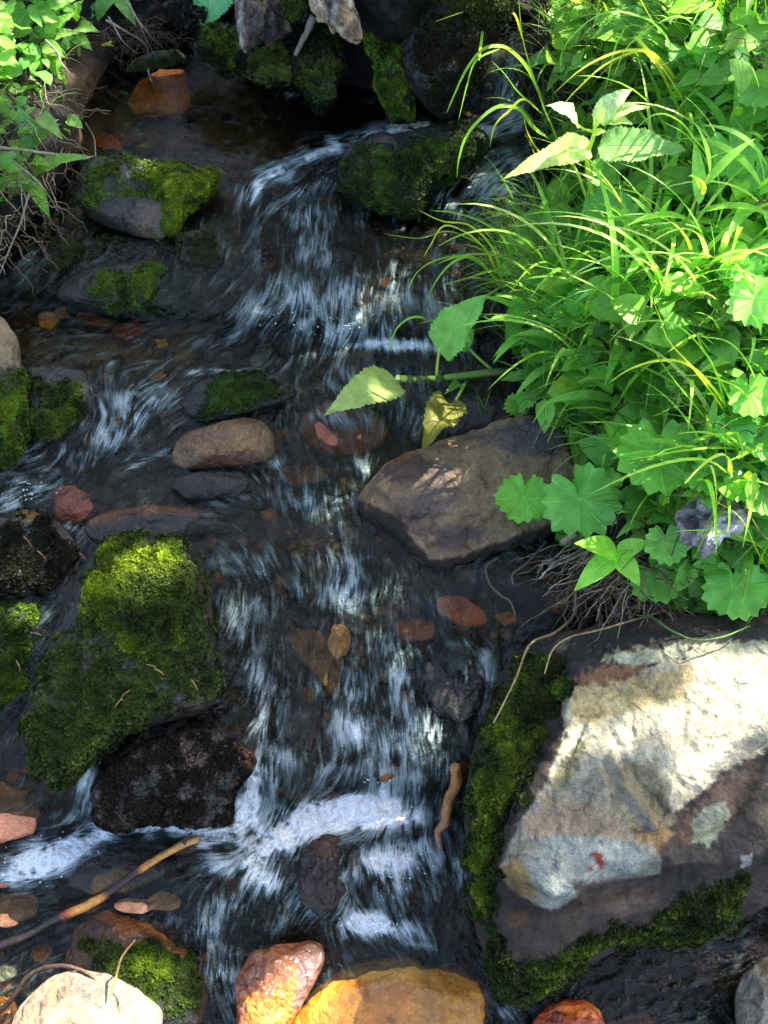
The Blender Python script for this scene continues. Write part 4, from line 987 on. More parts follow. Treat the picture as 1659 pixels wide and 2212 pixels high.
G1, G2, G3, GY = '#5a9a30', '#467f2c', '#6cae3a', '#9abf3a'

# ------------------------------------------------------------------ wood: stump, log, branch, sticks, roots
def wood_lump(name, label, poly, base, zones, cat, seed, **kw):
    return rock(name, label, poly, base, zones, kw.pop('mat', M_WOOD), cat, seed=seed, **kw)
wood_lump('stump', 'grey splintered tree stump at the top of the picture behind the pool',
    [(508,-50),(600,-50),(606,0),(618,45),(624,72),(600,78),(588,92),(560,84),(540,100),(528,118),(518,90),(514,40)], '#6a5844',
    [([(530,20),(600,20),(610,70),(540,80)], '#4a403a', 12, 20), ([(508,-10),(524,-10),(530,110),(520,110)], '#8f8578', 4, 4)], 'stump', 60, h=0.9, back=0.8, lift=0.16, rag=3.0, res=(160,110))
wood_lump('log', 'pale bare end of a fallen log leaning down into the mossy roots',
    [(660,-60),(730,-60),(755,0),(776,45),(786,80),(772,92),(740,76),(712,58),(692,36),(672,10)], '#b09a7c',
    [([(700,0),(740,0),(745,60),(715,45)], '#7c7466', 8, 10), ([(740,0),(790,80),(770,85),(735,40)], '#b08c66', 6, 8)], 'log', 61, h=0.8, back=0.8, lift=0.2, rag=2.0)
def moss_mass(label, poly, n, lift, seed, mc='#3f6424', mc2='#26381a', dens=.9, base='#1e1c14', nm='mossy_root', **kw):
    rock(nm, label, poly, base, (), M_WET, 'root', h=0.7, back=0.9, lift=lift, seed=seed, rag=3.0, lump=0.12,
         moss=[([(p[0] + 2 * np.sign(p[0] - np.mean([q[0] for q in poly])), p[1]) for p in poly], dens)], mossn=n, mossc=mc, mossc2=mc2, **kw)
moss_mass('mossy root clump hanging over the pool left of the stump', [(428,78),(470,60),(520,60),(532,110),(520,150),(490,165),(450,130),(425,110)], 5000, 0.09, 62, '#5a8230')
moss_mass('mossy root clump under the stump beside the dead branch', [(515,118),(560,95),(620,100),(640,140),(620,175),(590,185),(550,170),(520,150)], 5500, 0.08, 63, '#6a8a3c')
moss_mass('tall mossy root hanging below the log down to the water', [(632,70),(690,52),(735,90),(748,140),(725,170),(722,225),(690,242),(662,205),(625,165)], 7500, 0.08, 64, '#5a7a36')
moss_mass('bright green mossy root curving down right of the log end', [(745,-40),(790,-10),(830,40),(870,70),(915,110),(935,140),(905,165),(880,185),(885,215),(900,255),(850,262),(828,225),(812,180),(805,130),(785,85),(760,30)], 13000, 0.10, 65, '#86b838', '#4a7a28', 1.0)
moss_mass('dim moss lump at the top between stump and log', [(608,-50),(660,-50),(668,0),(660,40),(628,45),(612,10)], 4000, 0.2, 66, '#56782f')
moss_mass('mossy rock above the far waterfall, top of the picture', [(930,-60),(1100,-60),(1110,0),(1090,50),(1040,60),(980,30),(935,-10)], 7000, 0.22, 67, '#4a6426', '#2c3c1a', .8, nm='mossy_rock')
moss_mass('black bank lump behind the pool at the top left', [(400,-60),(500,-60),(508,20),(470,60),(430,75),(390,60),(350,20)], 900, 0.10, 68, '#2c3820', '#1c2414', .3)
P = spline([vpt(678,36,2.02), vpt(662,70,1.99), vpt(641,112,1.96), vpt(621,166,1.93)], 16)
yy = float(gpt(650, 100)[1])
def yplane(pts, y0, n=20, dys=None):
    return spline([vpt(a, b, y0 + (0 if dys is None else dys[i])) for i, (a, b) in enumerate(pts)], n)
def put_on(pts, h, n=24, water_=False):
    return spline([(wpt if water_ else gpt)(a, b, hh) for (a, b), hh in zip(pts, np.broadcast_to(h, (len(pts),)))], n)
y_log = float(wpt(640, 185)[1])
tag(tube('dead_branch', yplane([(678,34),(662,70),(641,112),(621,166)], y_log - 0.10), np.linspace(9, 3.5, 20) * 0.0008, lin('#a59a88'), M_WOOD, rough=0.4), 'bare grey dead branch hanging from the log end to the pool', 'branch')
def stick(label, pts, r, cols, h=0.02, name='stick', cat='stick', wet=False, rough=0.3, n=40, water_=True, y0=None, seed=3):
    P = put_on(pts, h, n, water_) if y0 is None else yplane(pts, y0, n)
    sc = scale_at(P[n // 2]); rr = np.interp(np.linspace(0, 1, n), np.linspace(0, 1, len(r)), r) * sc
    t = np.linspace(0, 1, n); cc = np.stack([np.interp(t, [a for a, _ in cols], [lin(c)[k] for _, c in cols]) for k in range(3)], -1)
    return tag(tube(name, P, rr, cc, M_WETWOOD if wet else M_WOOD, ns=10 if r[0] > 3 else 6, rough=rough, seed=seed), label, cat)
D_, O_ = '#2a1c12', '#e09a40'
sk = stick('yellow-orange peeled stick with black bark patches lying over the lower left water',
      [(-40,2056),(60,2020),(112,1990),(190,1955),(240,1925),(290,1888),(345,1852),(400,1822),(430,1812)], [9, 9, 10, 9, 9, 8, 9],
      [(0, D_), (.29, D_), (.31, '#c85a18'), (.34, O_), (.45, O_), (.47, D_), (.64, D_), (.66, '#c87828'), (.70, O_), (1, '#e0aa5a')], [0.012, 0.02, 0.025, 0.03, 0.03, 0.03, 0.03, 0.03, 0.03], wet=True)
tube('twig_stub', put_on([(398,1822),(404,1810),(414,1800)], [0.032, 0.036, 0.04], 8, True), np.linspace(.004, .002, 8), lin('#3a2416'), M_WETWOOD, None).parent = sk
stick('short tan barkless stick wedged upright in the lower right of the main cascade', [(982,1655),(985,1690),(968,1730),(962,1775),(946,1800),(952,1835)], [10, 12, 11, 9, 5], [(0, '#c08848'), (.5, '#b07a40'), (1, '#8a6a48')], [0.03, 0.035, 0.03, 0.028, 0.02, 0.012], wet=True, rough=.5)
stick('black crooked root lying along the cream stone at bottom left', [(-30,2210),(20,2165),(60,2110),(110,2088),(160,2090),(200,2110),(222,2140)], [6, 5, 5, 3, 2], [(0, '#2a1c16'), (.6, '#4a3424'), (1, '#8a7050')], [0.02, .03, .045, .06, .07, .07, .06], name='root', cat='root')
0 and stick('straw bent over the top of the amber and brown moss stone', [(210,2075),(228,2020),(262,1975),(300,1968),(345,1985),(330,2010)], [2.5, 2.5, 1.5], [(0, '#a08458'), (1, '#c0a070')], [.04, .06, .075, .08, .08, .07], name='straw', cat='straw')
stick('dark straw leaning on the patch of moss behind the cream stone', [(292,2030),(262,2070),(248,2120),(238,2150)], [2.5, 3, 2], [(0, '#4a3a20'), (.5, '#6a5428'), (.7, '#d0b050'), (1, '#c0a050')], [.09, .10, .095, .09], name='straw', cat='straw')
stick('brown tendril trailing from the bank down the mossy edge of the huge boulder', [(1244,1275),(1238,1330),(1196,1368),(1145,1392),(1112,1470),(1066,1562)], [3.2, 3.4, 3, 2.2, 1.5], [(0, '#7a6248'), (1, '#9a8a5c')], [.05, .05, .085, .105, .15, .17], name='tendril', cat='tendril')
stick('thin brown runner crossing the black top of the huge boulder', [(1440,1318),(1350,1345),(1290,1362),(1232,1376),(1195,1402),(1176,1455)], [2.6, 2.6, 2.2, 1.5], [(0, '#6a5640'), (1, '#a0905c')], [.08, .13, .15, .15, .16, .18], name='runner', cat='runner')
stick('green grass runner lying on top edge of the huge boulder', [(1372,1328),(1410,1336),(1450,1362),(1500,1382),(1560,1376),(1620,1352)], [2.6, 2.6, 2.2, 1.5], [(0, '#4a6a3a'), (1, '#5a8a3a')], [.11, .15, .18, .20, .20, .18], name='runner', cat='runner')
stick('pale dry stem poking from the round leaves over the dark shallows', [(1215,1172),(1245,1150)], [7, 7], [(0, '#c0a88a'), (1, '#a08a70')], [.05, .07], name='stem', cat='dry stem', n=6)
for k, (lb, pts) in enumerate([
    ('upper pale root fibre sweeping left from the bank over the dark shallows', [(1300,1150),(1250,1190),(1200,1215),(1166,1250)]),
    ('lower pale root fibre sweeping left from the bank over the dark shallows', [(1290,1180),(1240,1205),(1200,1222),(1170,1240)]),
    ('thin crooked root under the flat rock reaching down into shallow water', [(1075,1205),(1050,1225),(1058,1262),(1080,1285),(1102,1300),(1114,1330)]),
    ('faint root line between flat rock and round leaves', [(1180,1170),(1140,1215),(1108,1240),(1108,1262)])]):
    stick(lb, pts, [3, 2.5, 1.8], [(0, '#a89a84'), (1, '#b8aa94')] if k < 2 else [(0, '#4a3c34'), (1, '#7a6a5a')], 0.03, name='root_fibre', cat='root', n=20)
for lb, pts, r in [
    ('pale forked twig lying level across the leaves at the left edge', [(-20,317),(60,326),(120,334),(170,344),(202,338)], [3.4, 3, 2]),
    ('long bent bare twig hanging over the orange pool stone', [(228,43),(262,62),(315,97),(319,130),(322,162),(336,194)], [2.4, 2, 1.4]),
    ('straight bare twig hanging at top left, right of the bent one', [(272,2),(288,30),(312,62),(338,94)], [2.2, 2, 1.4]),
    ('thin bare twig hooked downward beside the straight one', [(275,5),(300,48),(315,85),(334,118)], [2, 1.8, 1.2]),
    ('short bare twig curving down to the small grey-green stone', [(234,36),(248,60),(266,90),(298,116)], [2, 1.8, 1.2]),
    ('tiny straw standing at the left shore above the moss-capped boulder', [(185,265),(203,298),(206,330),(209,355)], [1.8, 1.5, 1.2]),
    ('pale stalk slanting down from the top left leaves', [(98,86),(125,115),(132,135),(162,172)], [2.6, 2, 1.4]),
    ('pale stalk slanting between the two lower left leaf rosettes', [(30,350),(66,378),(96,410),(128,460)], [2.6, 2, 1.4]),
    ('long pale stalk falling along the left edge above the dark slab', [(62,420),(45,480),(20,540),(0,590)], [2.6, 2, 1.4])]:
    stick(lb, pts, r, [(0, '#9a8e78'), (1, '#a89c88')], 0.06, name='twig', cat='twig', n=24, water_=False)
ol = MB(); yq = y_log - 0.05
leaf(ol, vpt(529, -4, yq), vpt(542, 26, yq - .01), 0.022, 'ovate', '#e8782a', arch=.1, wave=.2, nl=31)
tag(ol.build('fallen_leaf', M_LEAF), 'small orange dead leaf stuck on the grey stump', 'leaf')

# weathered grey wood on the right bank
wood_lump('driftwood', 'weathered silver grey chunk of wood among the leaves on the right bank',
    [(1458,1115),(1475,1095),(1520,1070),(1560,1058),(1600,1062),(1618,1085),(1612,1120),(1592,1150),(1560,1165),(1545,1185),(1515,1196),(1508,1178),(1478,1180),(1470,1150)], '#908a88',
    [([(1462,1120),(1500,1110),(1520,1140),(1490,1150)], '#4a4444', 5, 10), ([(1520,1065),(1615,1065),(1610,1110),(1560,1100)], '#7a6a58', 8, 18), ([(1520,1130),(1560,1110),(1590,1140),(1540,1180)], '#b4b0ae', 8, 22)], 'driftwood', 70, h=0.6, back=0.5, lift=0.20, rag=3.0)

# dry straw and rootlets hanging at the cut banks
def straw(name, label, area, n, Lr, cols, seed, droop=1.2, hw=0.0007):
    R = np.random.default_rng(seed); mb = MB(); P = np.array(area); k = 0
    while k < n:
        a, b = R.uniform(P[:, 0].min(), P[:, 0].max()), R.uniform(P[:, 1].min(), P[:, 1].max())
        if psdf(np.array(a), np.array(b), area) < 0: continue
        k += 1
        p = gpt(a, b, R.uniform(0.0, 0.05)); az = R.uniform(math.pi, 2 * math.pi)
        C, up = arc_line(p, az, R.uniform(*Lr), R.uniform(-0.4, 1.0), R.uniform(0.6, droop + .8), 8)
        C = C + (R.normal(size=C.shape) * 0.0022)
        V, F, T = tube_arr(C, np.linspace(1, .5, 8) * hw * R.uniform(.7, 1.8), 4)
        mb.add(V, np.concatenate([F, np.concatenate([T, T[:, 2:]], 1)]), jit(cols[R.integers(len(cols))], R))
    tag(mb.build(name, M_WOOD), label, 'dry grass', kind='stuff')
straw('dry_grass', 'dead pale grass and rootlets hanging on the left bank', [(-60,250),(120,120),(190,240),(140,420),(110,560),(-60,600)], 230, (.05, .11), ['#8a7a5c', '#6a5640', '#a89a7c', '#4a3828'], 81)
straw('dry_grass', 'dead pale straw under the round leaves of the right bank', [(1200,1160),(1300,1150),(1420,1240),(1440,1330),(1310,1330),(1240,1290)], 300, (.05, .12), ['#9a8a6c', '#6a5640', '#b0a080', '#4a3828'], 82)
straw('dry_grass', 'tangled rootlets on the dark top bank', [(180,60),(420,20),(430,80),(260,140)], 120, (.04, .09), ['#4a3828', '#5a4a38'], 83)
straw('dry_grass', 'brown dead litter between the grass stems', [(1200,0),(1700,0),(1700,1300),(1300,1250),(1150,900),(1120,600),(1200,400)], 450, (.04, .10), ['#6a5a38', '#5a4a30', '#7f8a4a', '#4a3828'], 84)

# ------------------------------------------------------------------ green plants of the banks
GREEN = {'grass': 0}
def leaves_of(parent, specs, y0, R, base_col=G1):
    """specs: (base px, tip px, width px, dy base, dy tip, kind, colour)"""
    for sp in specs:
        (b, t, w, dyb, dyt, kind) = sp[:6]; col = sp[6] if len(sp) > 6 else base_col; kw = sp[7] if len(sp) > 7 else {}
        B = vpt(b[0], b[1], y0 + dyb); T = vpt(t[0], t[1], y0 + dyt)
        mb = MB(); leaf(mb, B, T, w * scale_at(B), kind, jit(col, R, .1), seed=R.uniform(0, 9), **kw)
        o = mb.build('leaf', M_LEAF if kind in ('ovate', 'heart') else M_LANCE, parent)
        if 'lab' in kw: pass

def stems_of(parent, lines, y0, col='#6a9a3a', nm='stem'):
    for pts, r in lines:
        P = spline([vpt(a, b, y0 + c) for a, b, c in pts], 16)
        tube(nm, P, np.linspace(r, r * .6, 16) * scale_at(P[8]), lin(col), M_STEM, parent, ns=7)

R = np.random.default_rng(21)
# the tall sunlit plant
y0 = float(gpt(1300, 560)[1]); T1 = empty('leafy_plant', gpt(1300, 560), 'tall plant with broad toothed leaves in full sun, beside the far waterfall', 'plant')
stems_of(T1, [([(1300,560,0),(1292,470,0),(1275,400,-.01),(1268,340,-.02),(1283,290,-.02),(1285,255,-.02)], 6.5),
              ([(1296,520,0),(1268,430,0),(1245,370,-.01),(1232,350,-.02)], 4), ([(1272,400,-.01),(1285,360,-.01),(1300,335,-.02)], 3.5), ([(1284,285,-.02),(1260,278,-.02),(1240,262,-.03)], 3),
              ([(1285,270,-.02),(1300,262,-.02),(1312,250,-.02)], 3)], y0, '#7aa83a')
leaves_of(T1, [((1292,318),(1484,326),78,-.02,-.05,'ovate','#5a9450',{'arch':.06,'fold':.18}), ((1268,330),(1082,390),50,-.02,-.07,'ovate','#7aa860'), ((1276,322),(1150,356),66,-.02,-.04,'ovate','#86b070',{'arch':.15}),
               ((1246,268),(1178,228),44,-.03,-.06,'ovate','#86b070'), ((1290,262),(1368,192),46,-.02,-.01,'ovate','#8ab078',{'arch':.2}), ((1302,256),(1404,232),30,-.02,-.04,'ovate','#8ab078'), ((1304,262),(1366,268),34,-.02,-.05,'ovate','#7aa860'),
               ((1272,424),(1392,506),86,-.01,-.06,'heart','#4c8a40',{'arch':.04}), ((1270,372),(1338,395),64,.0,.0,'ovate','#4c8a40'), ((1285,280),(1278,246),16,-.02,-.03,'ovate','#9aba6a'), ((1283,290),(1310,285),18,-.02,-.03,'ovate','#9aba6a'),
               ((1262,335),(1232,292),40,-.02,.0,'ovate','#5a9450')], y0, R)
# ovate and palmate plants in the upper right
def simple_plant(root, label, specs, lines=None, name='leafy_plant', cat='plant', col='#568f3e', h0=0.0, scol='#6a9a3a', R=R):
    y0 = float(gpt(*root)[1]); e = empty(name, gpt(*root), label, cat)
    c = np.array([sp[0] for sp in specs], float).mean(0)
    stems_of(e, lines or [([(root[0], root[1], 0), ((root[0] + c[0]) / 2 + 4, (root[1] + c[1]) / 2, -.005), (c[0], c[1], -.01)], 4)], y0, scol)
    leaves_of(e, specs, y0, R, col); return e
simple_plant((1518,330), 'plant with pale upright oval leaves right of the arching blades, upper right', [((1514,212),(1508,132),42,-.01,-.0,'ovate'), ((1516,214),(1610,150),44,-.01,-.03,'ovate'), ((1520,218),(1582,196),30,0,-.03,'ovate'), ((1516,226),(1505,270),38,-.01,-.06,'ovate','#7fb45c'), ((1522,226),(1542,250),36,-.01,-.05,'ovate','#7fb45c')])
simple_plant((1560,330), 'single broad oval leaf plant at the right, below the pale upright oval leaves', [((1545,262),(1644,268),58,-.02,-.05,'ovate'), ((1560,290),(1620,310),44,0,-.03,'ovate')])
simple_plant((1430,320), 'dim oval-leaved plant behind the tall sunlit one', [((1420,250),(1468,215),46,0,0,'ovate','#4c8638'), ((1420,250),(1500,262),52,0,-.03,'ovate','#4c8638'), ((1400,262),(1360,270),40,0,-.03,'ovate','#5c9644')])
simple_plant((1560,160), 'oval-leaved plant high at the right behind the arches', [((1540,130),(1520,170),50,0,-.03,'ovate','#4a8338'), ((1500,130),(1545,150),46,0,-.03,'ovate','#4a8338'), ((1470,100),(1450,140),60,0,-.05,'ovate','#46803a')])
simple_plant((1390,140), 'large dim drooping leaf plant at the top between thin grasses and arches', [((1360,10),(1350,110),66,0,-.03,'ovate','#4f8a3c'), ((1420,-20),(1500,10),60,0,-.03,'ovate','#86b45c'), ((1480,10),(1526,80),50,0,-.04,'ovate','#7fae60'), ((1420,0),(1380,50),56,0,-.03,'ovate','#4f8a3c')])
simple_plant((1220,130), 'narrow upright leaf pair by the far waterfall', [((1215,140),(1185,60),26,0,.0,'lance','#5fa034'), ((1215,140),(1205,70),22,0,.02,'lance','#5fa034'), ((1215,142),(1180,200),22,0,-.04,'lance','#5a9640'), ((1215,142),(1250,150),16,0,-.04,'lance','#5a9640')])
# broken stem with hanging leaves over the stream
ys = float(gpt(1110, 810)[1]) - 0.02
BS = empty('broken_stem', vpt(1110, 808, ys), 'thick green broken stem lying level from the bank out over the stream', 'stem')
Pst = yplane([(1112,802),(1050,806),(980,815),(920,820),(862,819)], ys, 24)
cs = np.stack([np.interp(np.linspace(0, 1, 24), [0, .2, .6, 1], [lin(c)[k] for c in ('#1e2a16', '#3a5a24', '#4f7f2a', '#6f9a34')]) for k in range(3)], -1)
tube('stalk', Pst, np.linspace(8, 9, 24) * scale_at(Pst[12]), cs, M_STEM, BS, ns=12)
tube('stem_end', yplane([(864,819),(856,819),(852,818)], ys, 5), np.array([10, 10.5, 10, 9, 6]) * scale_at(Pst[-1]), lin('#a8c87a'), M_STEM, BS, ns=12)
tube('leaf_stalk', yplane([(943,812),(945,785),(950,752)], ys - .005, 8), 3.2 * scale_at(Pst[0]), lin('#7fae4a'), M_STEM, BS)
tube('leaf_stalk', yplane([(1062,798),(1030,770),(1000,738)], ys, 8), 3 * scale_at(Pst[0]), lin('#6a9a4a'), M_STEM, BS)
tube('leaf_stalk', yplane([(1008,822),(992,852),(974,885)], ys, 8, [0, -.05, -.11]), 3.4 * scale_at(Pst[0]), lin('#7fae4a'), M_STEM, BS)
leaves_of(BS, [((948,758),(1057,634),92,-.005,-.02,'ovate','#5f9c44',{'arch':.05}), ((985,750),(1025,712),50,.0,.02,'ovate','#4c8638'),
               ((858,826),(700,898),86,-.02,-.13,'ovate','#6f9a50',{'arch':.10,'wave':.05}), ((1000,832),(960,852),26,0,-.06,'ovate','#4f8a3c'), ((978,872),(912,970),80,-.10,-.22,'ovate','#55622c',{'wave':.25})], ys, R)

# round toothed leaves, each on its own stalk, gathered in plants
def round_plant(root, label, lv, col='#4f9638', group=None, name='round_leaf_plant'):
    e = empty(name, gpt(*root), label, 'plant', group)
    g = gpt(root[0], root[1], .0)
    for (a, b, r, h, tx, ty) in lv:
        c = gpt(a, b, h); sc = scale_at(c)
        n = nrm(CAM - c) * 0.75 + np.array([tx, 0, .65]); ax = np.array([R.uniform(-.5, .5) + tx, -1.0, R.uniform(-.2, .1) + ty])
        mb = MB(); c0 = c - nrm(ax) * r * sc * 0.22
        round_leaf(mb, c0, r * sc * 1.12, n, ax, jit(col, R, .12), teeth=R.integers(15, 19), seed=R.uniform(0, 9), deep=R.uniform(.055, .085))
        lf = mb.build('leaf', M_RLEAF, e)
        tube('leaf_stalk', spline([g, (g + c0) / 2 + np.array([0, 0, -.01]), c0], 8), 2.4 * sc, lin('#6f9a4a'), M_STEM, e, ns=5)
round_plant((1290,1130), 'cluster of toothed round leaves hanging over the flat rock corner', [(1262,1092,82,.08,0,0), (1128,1080,56,.10,-.1,0), (1160,1098,30,.08,0,0), (1207,980,64,.08,0,0), (1210,1030,44,.05,0,0), (1290,1050,50,.05,.1,0), (1240,1150,40,.03,0,0)])
round_plant((1430,1080), 'toothed round leaves in the middle of the bank above the silver driftwood', [(1422,990,86,.10,0,0), (1360,960,44,.05,0,0), (1480,1010,50,.05,0,0), (1420,930,54,.04,0,.0), (1500,960,44,.05,0,0), (1530,1030,46,.04,0,0)])
round_plant((1440,1240), 'pair of toothed round leaves just right of the three-leaf sprout', [(1440,1180,46,.06,0,0), (1420,1258,54,.05,0,0), (1470,1290,30,.03,0,0)])
round_plant((1600,1310), 'big toothed round leaf lowest at the right edge of the bank', [(1592,1282,68,.08,0,0), (1650,1270,40,.05,0,0), (1640,1230,34,.04,0,0)])
round_plant((1640,700), 'fan-shaped lobed leaves at the right edge half way up the bank', [(1635,655,58,.07,0,0), (1600,595,46,.06,0,0), (1660,600,40,.05,0,0), (1640,560,34,.05,0,0)], '#58a044')
round_plant((1600,420), 'lobed leaves in shade under the single broad oval leaf', [(1585,335,56,.07,0,0), (1640,385,44,.05,0,0), (1555,375,40,.05,0,0), (1640,200,40,.06,0,0)], '#4a8a38')
round_plant((1330,690), 'small round toothed leaves in shade between the grass tufts', [(1344,645,38,.04,0,0), (1252,658,34,.04,0,0), (1300,650,30,.04,0,0), (1140,672,38,.03,0,0), (1170,665,30,.03,0,0)], '#478a34')
round_plant((1620,900), 'round toothed leaves at the right edge above the driftwood', [(1630,860,50,.06,0,0), (1590,930,44,.05,0,0), (1650,960,40,.05,0,0), (1600,1050,36,.05,0,0), (1650,1080,40,.06,0,0), (1650,1150,36,.05,0,0)])
round_plant((1120,900), 'small round leaves at the water edge above the flat rock', [(1118,878,28,.03,0,0), (1090,905,34,.03,0,0), (1140,860,24,.03,0,0), (1160,840,26,.03,0,0)], '#4a9030')
# three-leaf sprout
yt = float(gpt(1335, 1230, .03)[1]); TF = empty('three_leaf_sprout', gpt(1345, 1240), 'sprout with three smooth pointed bright green leaves at the lower edge of the bank', 'sprout')
for t, w, dy in (((1240,1174), 56, -.02), ((1240,1277), 52, -.05), ((1382,1266), 50, -.05), ((1405,1170), 44, .0)):
    B = vpt(1332, 1196, yt - .02); mb = MB(); leaf(mb, B, vpt(*t, yt - .02 + dy), w * scale_at(B), 'lance', jit('#62b038', R, .06), arch=.10, fold=.15, wave=0.03, nl=25); mb.build('leaf', M_LANCE, TF)
tube('stem', spline([gpt(1345, 1240), vpt(1340, 1215, yt - .01), vpt(1332, 1197, yt - .02)], 8), .0016, lin('#7fae4a'), M_STEM, TF)

# narrow-leaved plants: stem with long leaves bowing outward on all sides
def lance_plant(root, label, H, nleaf, LL, w, seed, col='#5a9e3c', lean=(0, -.15), top=0.6, group=None, h=0.0):
    R = np.random.default_rng(seed); b = gpt(*root, h); e = empty('narrow_leaf_plant', b, label, 'plant', group)
    d = nrm(np.array([lean[0], lean[1], 1.0])); s = np.linspace(0, 1, 10)[:, None]
    S = b + d * H * s + np.array([0.012 * math.sin(seed), 0, 0]) * np.sin(s * 3)
    tube('stem', S, np.linspace(.0022, .0012, 10), lin('#6f8a4a'), M_STEM, e, ns=6)
    a = R.uniform(0, 6)
    for k in range(nleaf):
        f = 0.15 + 0.85 * (k / (nleaf - 1)); p = b + d * H * f; a += 2.4 + R.uniform(-.3, .3)
        if math.sin(a) > 0.5 and R.random() < .5: a += 1.6
        L = LL * (1.0 - 0.55 * f ** 3) * R.uniform(.8, 1.15); th = 0.35 + 0.9 * f ** 2 + R.uniform(-.1, .2)
        mb = MB(); blade(mb, p, a, L, w * R.uniform(.85, 1.15) * (1 - .3 * f ** 3), th, R.uniform(.9, 1.6) * (1 - .6 * f ** 3), jit(col, R, .12), fold=.22, n=14, kind='lance', nw=2, side=R.uniform(-.12, .12))
        mb.build('leaf', M_LANCE, e)
LP = [((1305,950), 'narrow-leaved plant with yellow shoot tip, nearest the flat rock', .17, 12, .13, .020), ((1470,1070), 'narrow-leaved plant with an upright bright shoot above the silver driftwood', .13, 9, .11, .017),
      ((1210,800), 'narrow-leaved plant above the thick broken stem', .10, 11, .10, .018), ((1320,800), 'narrow-leaved plant with upright yellow-green shoot in the middle of the bank', .14, 9, .10, .018),
      ((1460,590), 'narrow-leaved plant under the big heart-shaped leaf', .16, 10, .12, .018), ((1150,740), 'low narrow-leaved plant beside the fall, overhanging the water', .08, 10, .10, .018),
      ((1600,520), 'narrow-leaved plant at the right edge under the lobed leaves', .15, 11, .13, .020), ((1560,800), 'narrow-leaved plant right of centre in the long grass', .13, 10, .12, .018),
      ((1400,860), 'dim narrow-leaved plant behind the round leaves', .10, 9, .10, .018), ((1640,1180), 'narrow-leaved plant at the right edge beside the driftwood', .12, 9, .11, .014),
      ((1385,1150), 'small narrow-leaved plant between the round leaves and the driftwood', .07, 7, .08, .017), ((1230,1080), 'narrow drooping leaf plant hanging across the round leaf cluster', .09, 6, .12, .018),
      ((1380,620), 'narrow-leaved plant in the dark gap behind the thin grasses', .11, 9, .10, .016), ((1530,420), 'narrow-leaved plant between the oval leaves, upper right', .12, 9, .11, .018),
      ((1640,360), 'narrow-leaved plant cut by the right edge, upper right', .12, 9, .12, .018), ((1600,60), 'narrow-leaved plant in the top right corner', .12, 9, .12, .020),
      ((1660,800), 'narrow-leaved plant cut by the right edge, half way down', .13, 9, .12, .018)]
for i, (rt, lb, H, n, LL, w) in enumerate(LP): lance_plant(rt, lb, H, n, LL, w, 900 + i)

# left bank rosettes
yl = float(gpt(75, 340)[1])
simple_plant((78,345), 'leaf rosette with one tall blue-green leaf at the left edge', [((76,317),(37,224),44,-.01,.0,'ovate','#4a8a4c'), ((80,312),(133,267),24,-.01,-.02,'ovate'), ((72,318),(0,312),20,-.01,-.03,'ovate','#6aa04a'), ((84,250),(136,302),34,.0,-.04,'ovate','#4f8a40'), ((40,250),(6,270),26,.0,-.02,'ovate'), ((70,322),(20,345),24,-.01,-.04,'ovate','#5a9644')])
simple_plant((74,400), 'leaf rosette with long pointed leaves below the tall blue-green leaf', [((70,378),(196,338),36,-.01,-.03,'ovate'), ((66,352),(114,362),26,-.01,-.05,'ovate','#62a044'), ((62,385),(108,472),34,-.01,-.05,'ovate','#5a9e34'), ((64,380),(-20,414),40,-.01,-.05,'ovate','#6aa04a'), ((60,372),(-5,350),26,-.01,-.02,'ovate'), ((60,384),(20,430),30,-.01,-.05,'ovate','#4f8a40')])
simple_plant((150,290), 'two small oval leaves at the pool shore', [((146,256),(180,278),28,-.01,-.02,'ovate','#5a9e44'), ((130,300),(152,322),18,-.01,-.02,'ovate','#5a9e44')])
simple_plant((110,130), 'leafy plant at the top left with one bright pointed hanging leaf', [((98,112),(143,185),30,-.01,-.03,'ovate','#52a428'), ((105,78),(126,44),26,-.01,.0,'ovate','#7ab45a'), ((108,84),(177,72),24,-.01,-.02,'ovate'), ((112,70),(162,28),26,.0,.02,'ovate','#58a044'), ((100,80),(70,60),30,0,-.02,'ovate','#4a8a3c'), ((100,30),(122,0),30,0,0,'ovate','#4a8a3c'), ((100,70),(60,90),24,0,-.02,'ovate')])
simple_plant((230,20), 'plant with broad drooping leaves at the top left edge of the picture', [((250,-40),(209,52),40,0,-.03,'ovate','#5a9a50'), ((244,-20),(294,58),32,0,-.03,'ovate','#4f8f4a'), ((150,-30),(206,50),50,0,-.03,'heart','#4a8a44'), ((120,-30),(150,30),46,0,-.03,'ovate','#4a8a44'), ((60,-20),(122,18),34,0,-.02,'ovate','#4f8f4a')])
simple_plant((-30,80), 'big pale sunlit quilted leaves cut by the left edge', [((-30,30),(20,195),80,-.02,-.05,'ovate','#9abf70'), ((-50,110),(0,290),70,-.02,-.05,'ovate','#6aa060'), ((-30,20),(30,60),60,-.01,-.02,'ovate','#9abf70')])
simple_plant((90,200), 'small dull leaves hidden under the sunlit leaf at left', [((60,190),(30,240),36,0,-.02,'ovate','#5c8f4c'), ((80,180),(60,170),30,0,-.02,'ovate','#5c8f4c'), ((20,250),(0,220),30,0,-.02,'ovate','#5c8f4c'), ((60,100),(90,150),34,0,-.02,'ovate','#5c9a4c')])
simple_plant((60,60), 'leafy plant with broad mid-green leaves above the sunlit leaves at top left', [((60,20),(30,80),50,-.01,-.05,'ovate','#5a9a48'), ((70,10),(110,60),40,-.01,-.04,'ovate','#5a9a48'), ((60,0),(60,-40),40,0,0,'ovate'), ((50,90),(90,130),36,-.02,-.05,'ovate','#4f8f40'), ((40,120),(60,180),40,-.02,-.06,'ovate','#5a9a48'), ((150,-20),(120,30),44,-.01,-.04,'ovate','#4f8f40')])
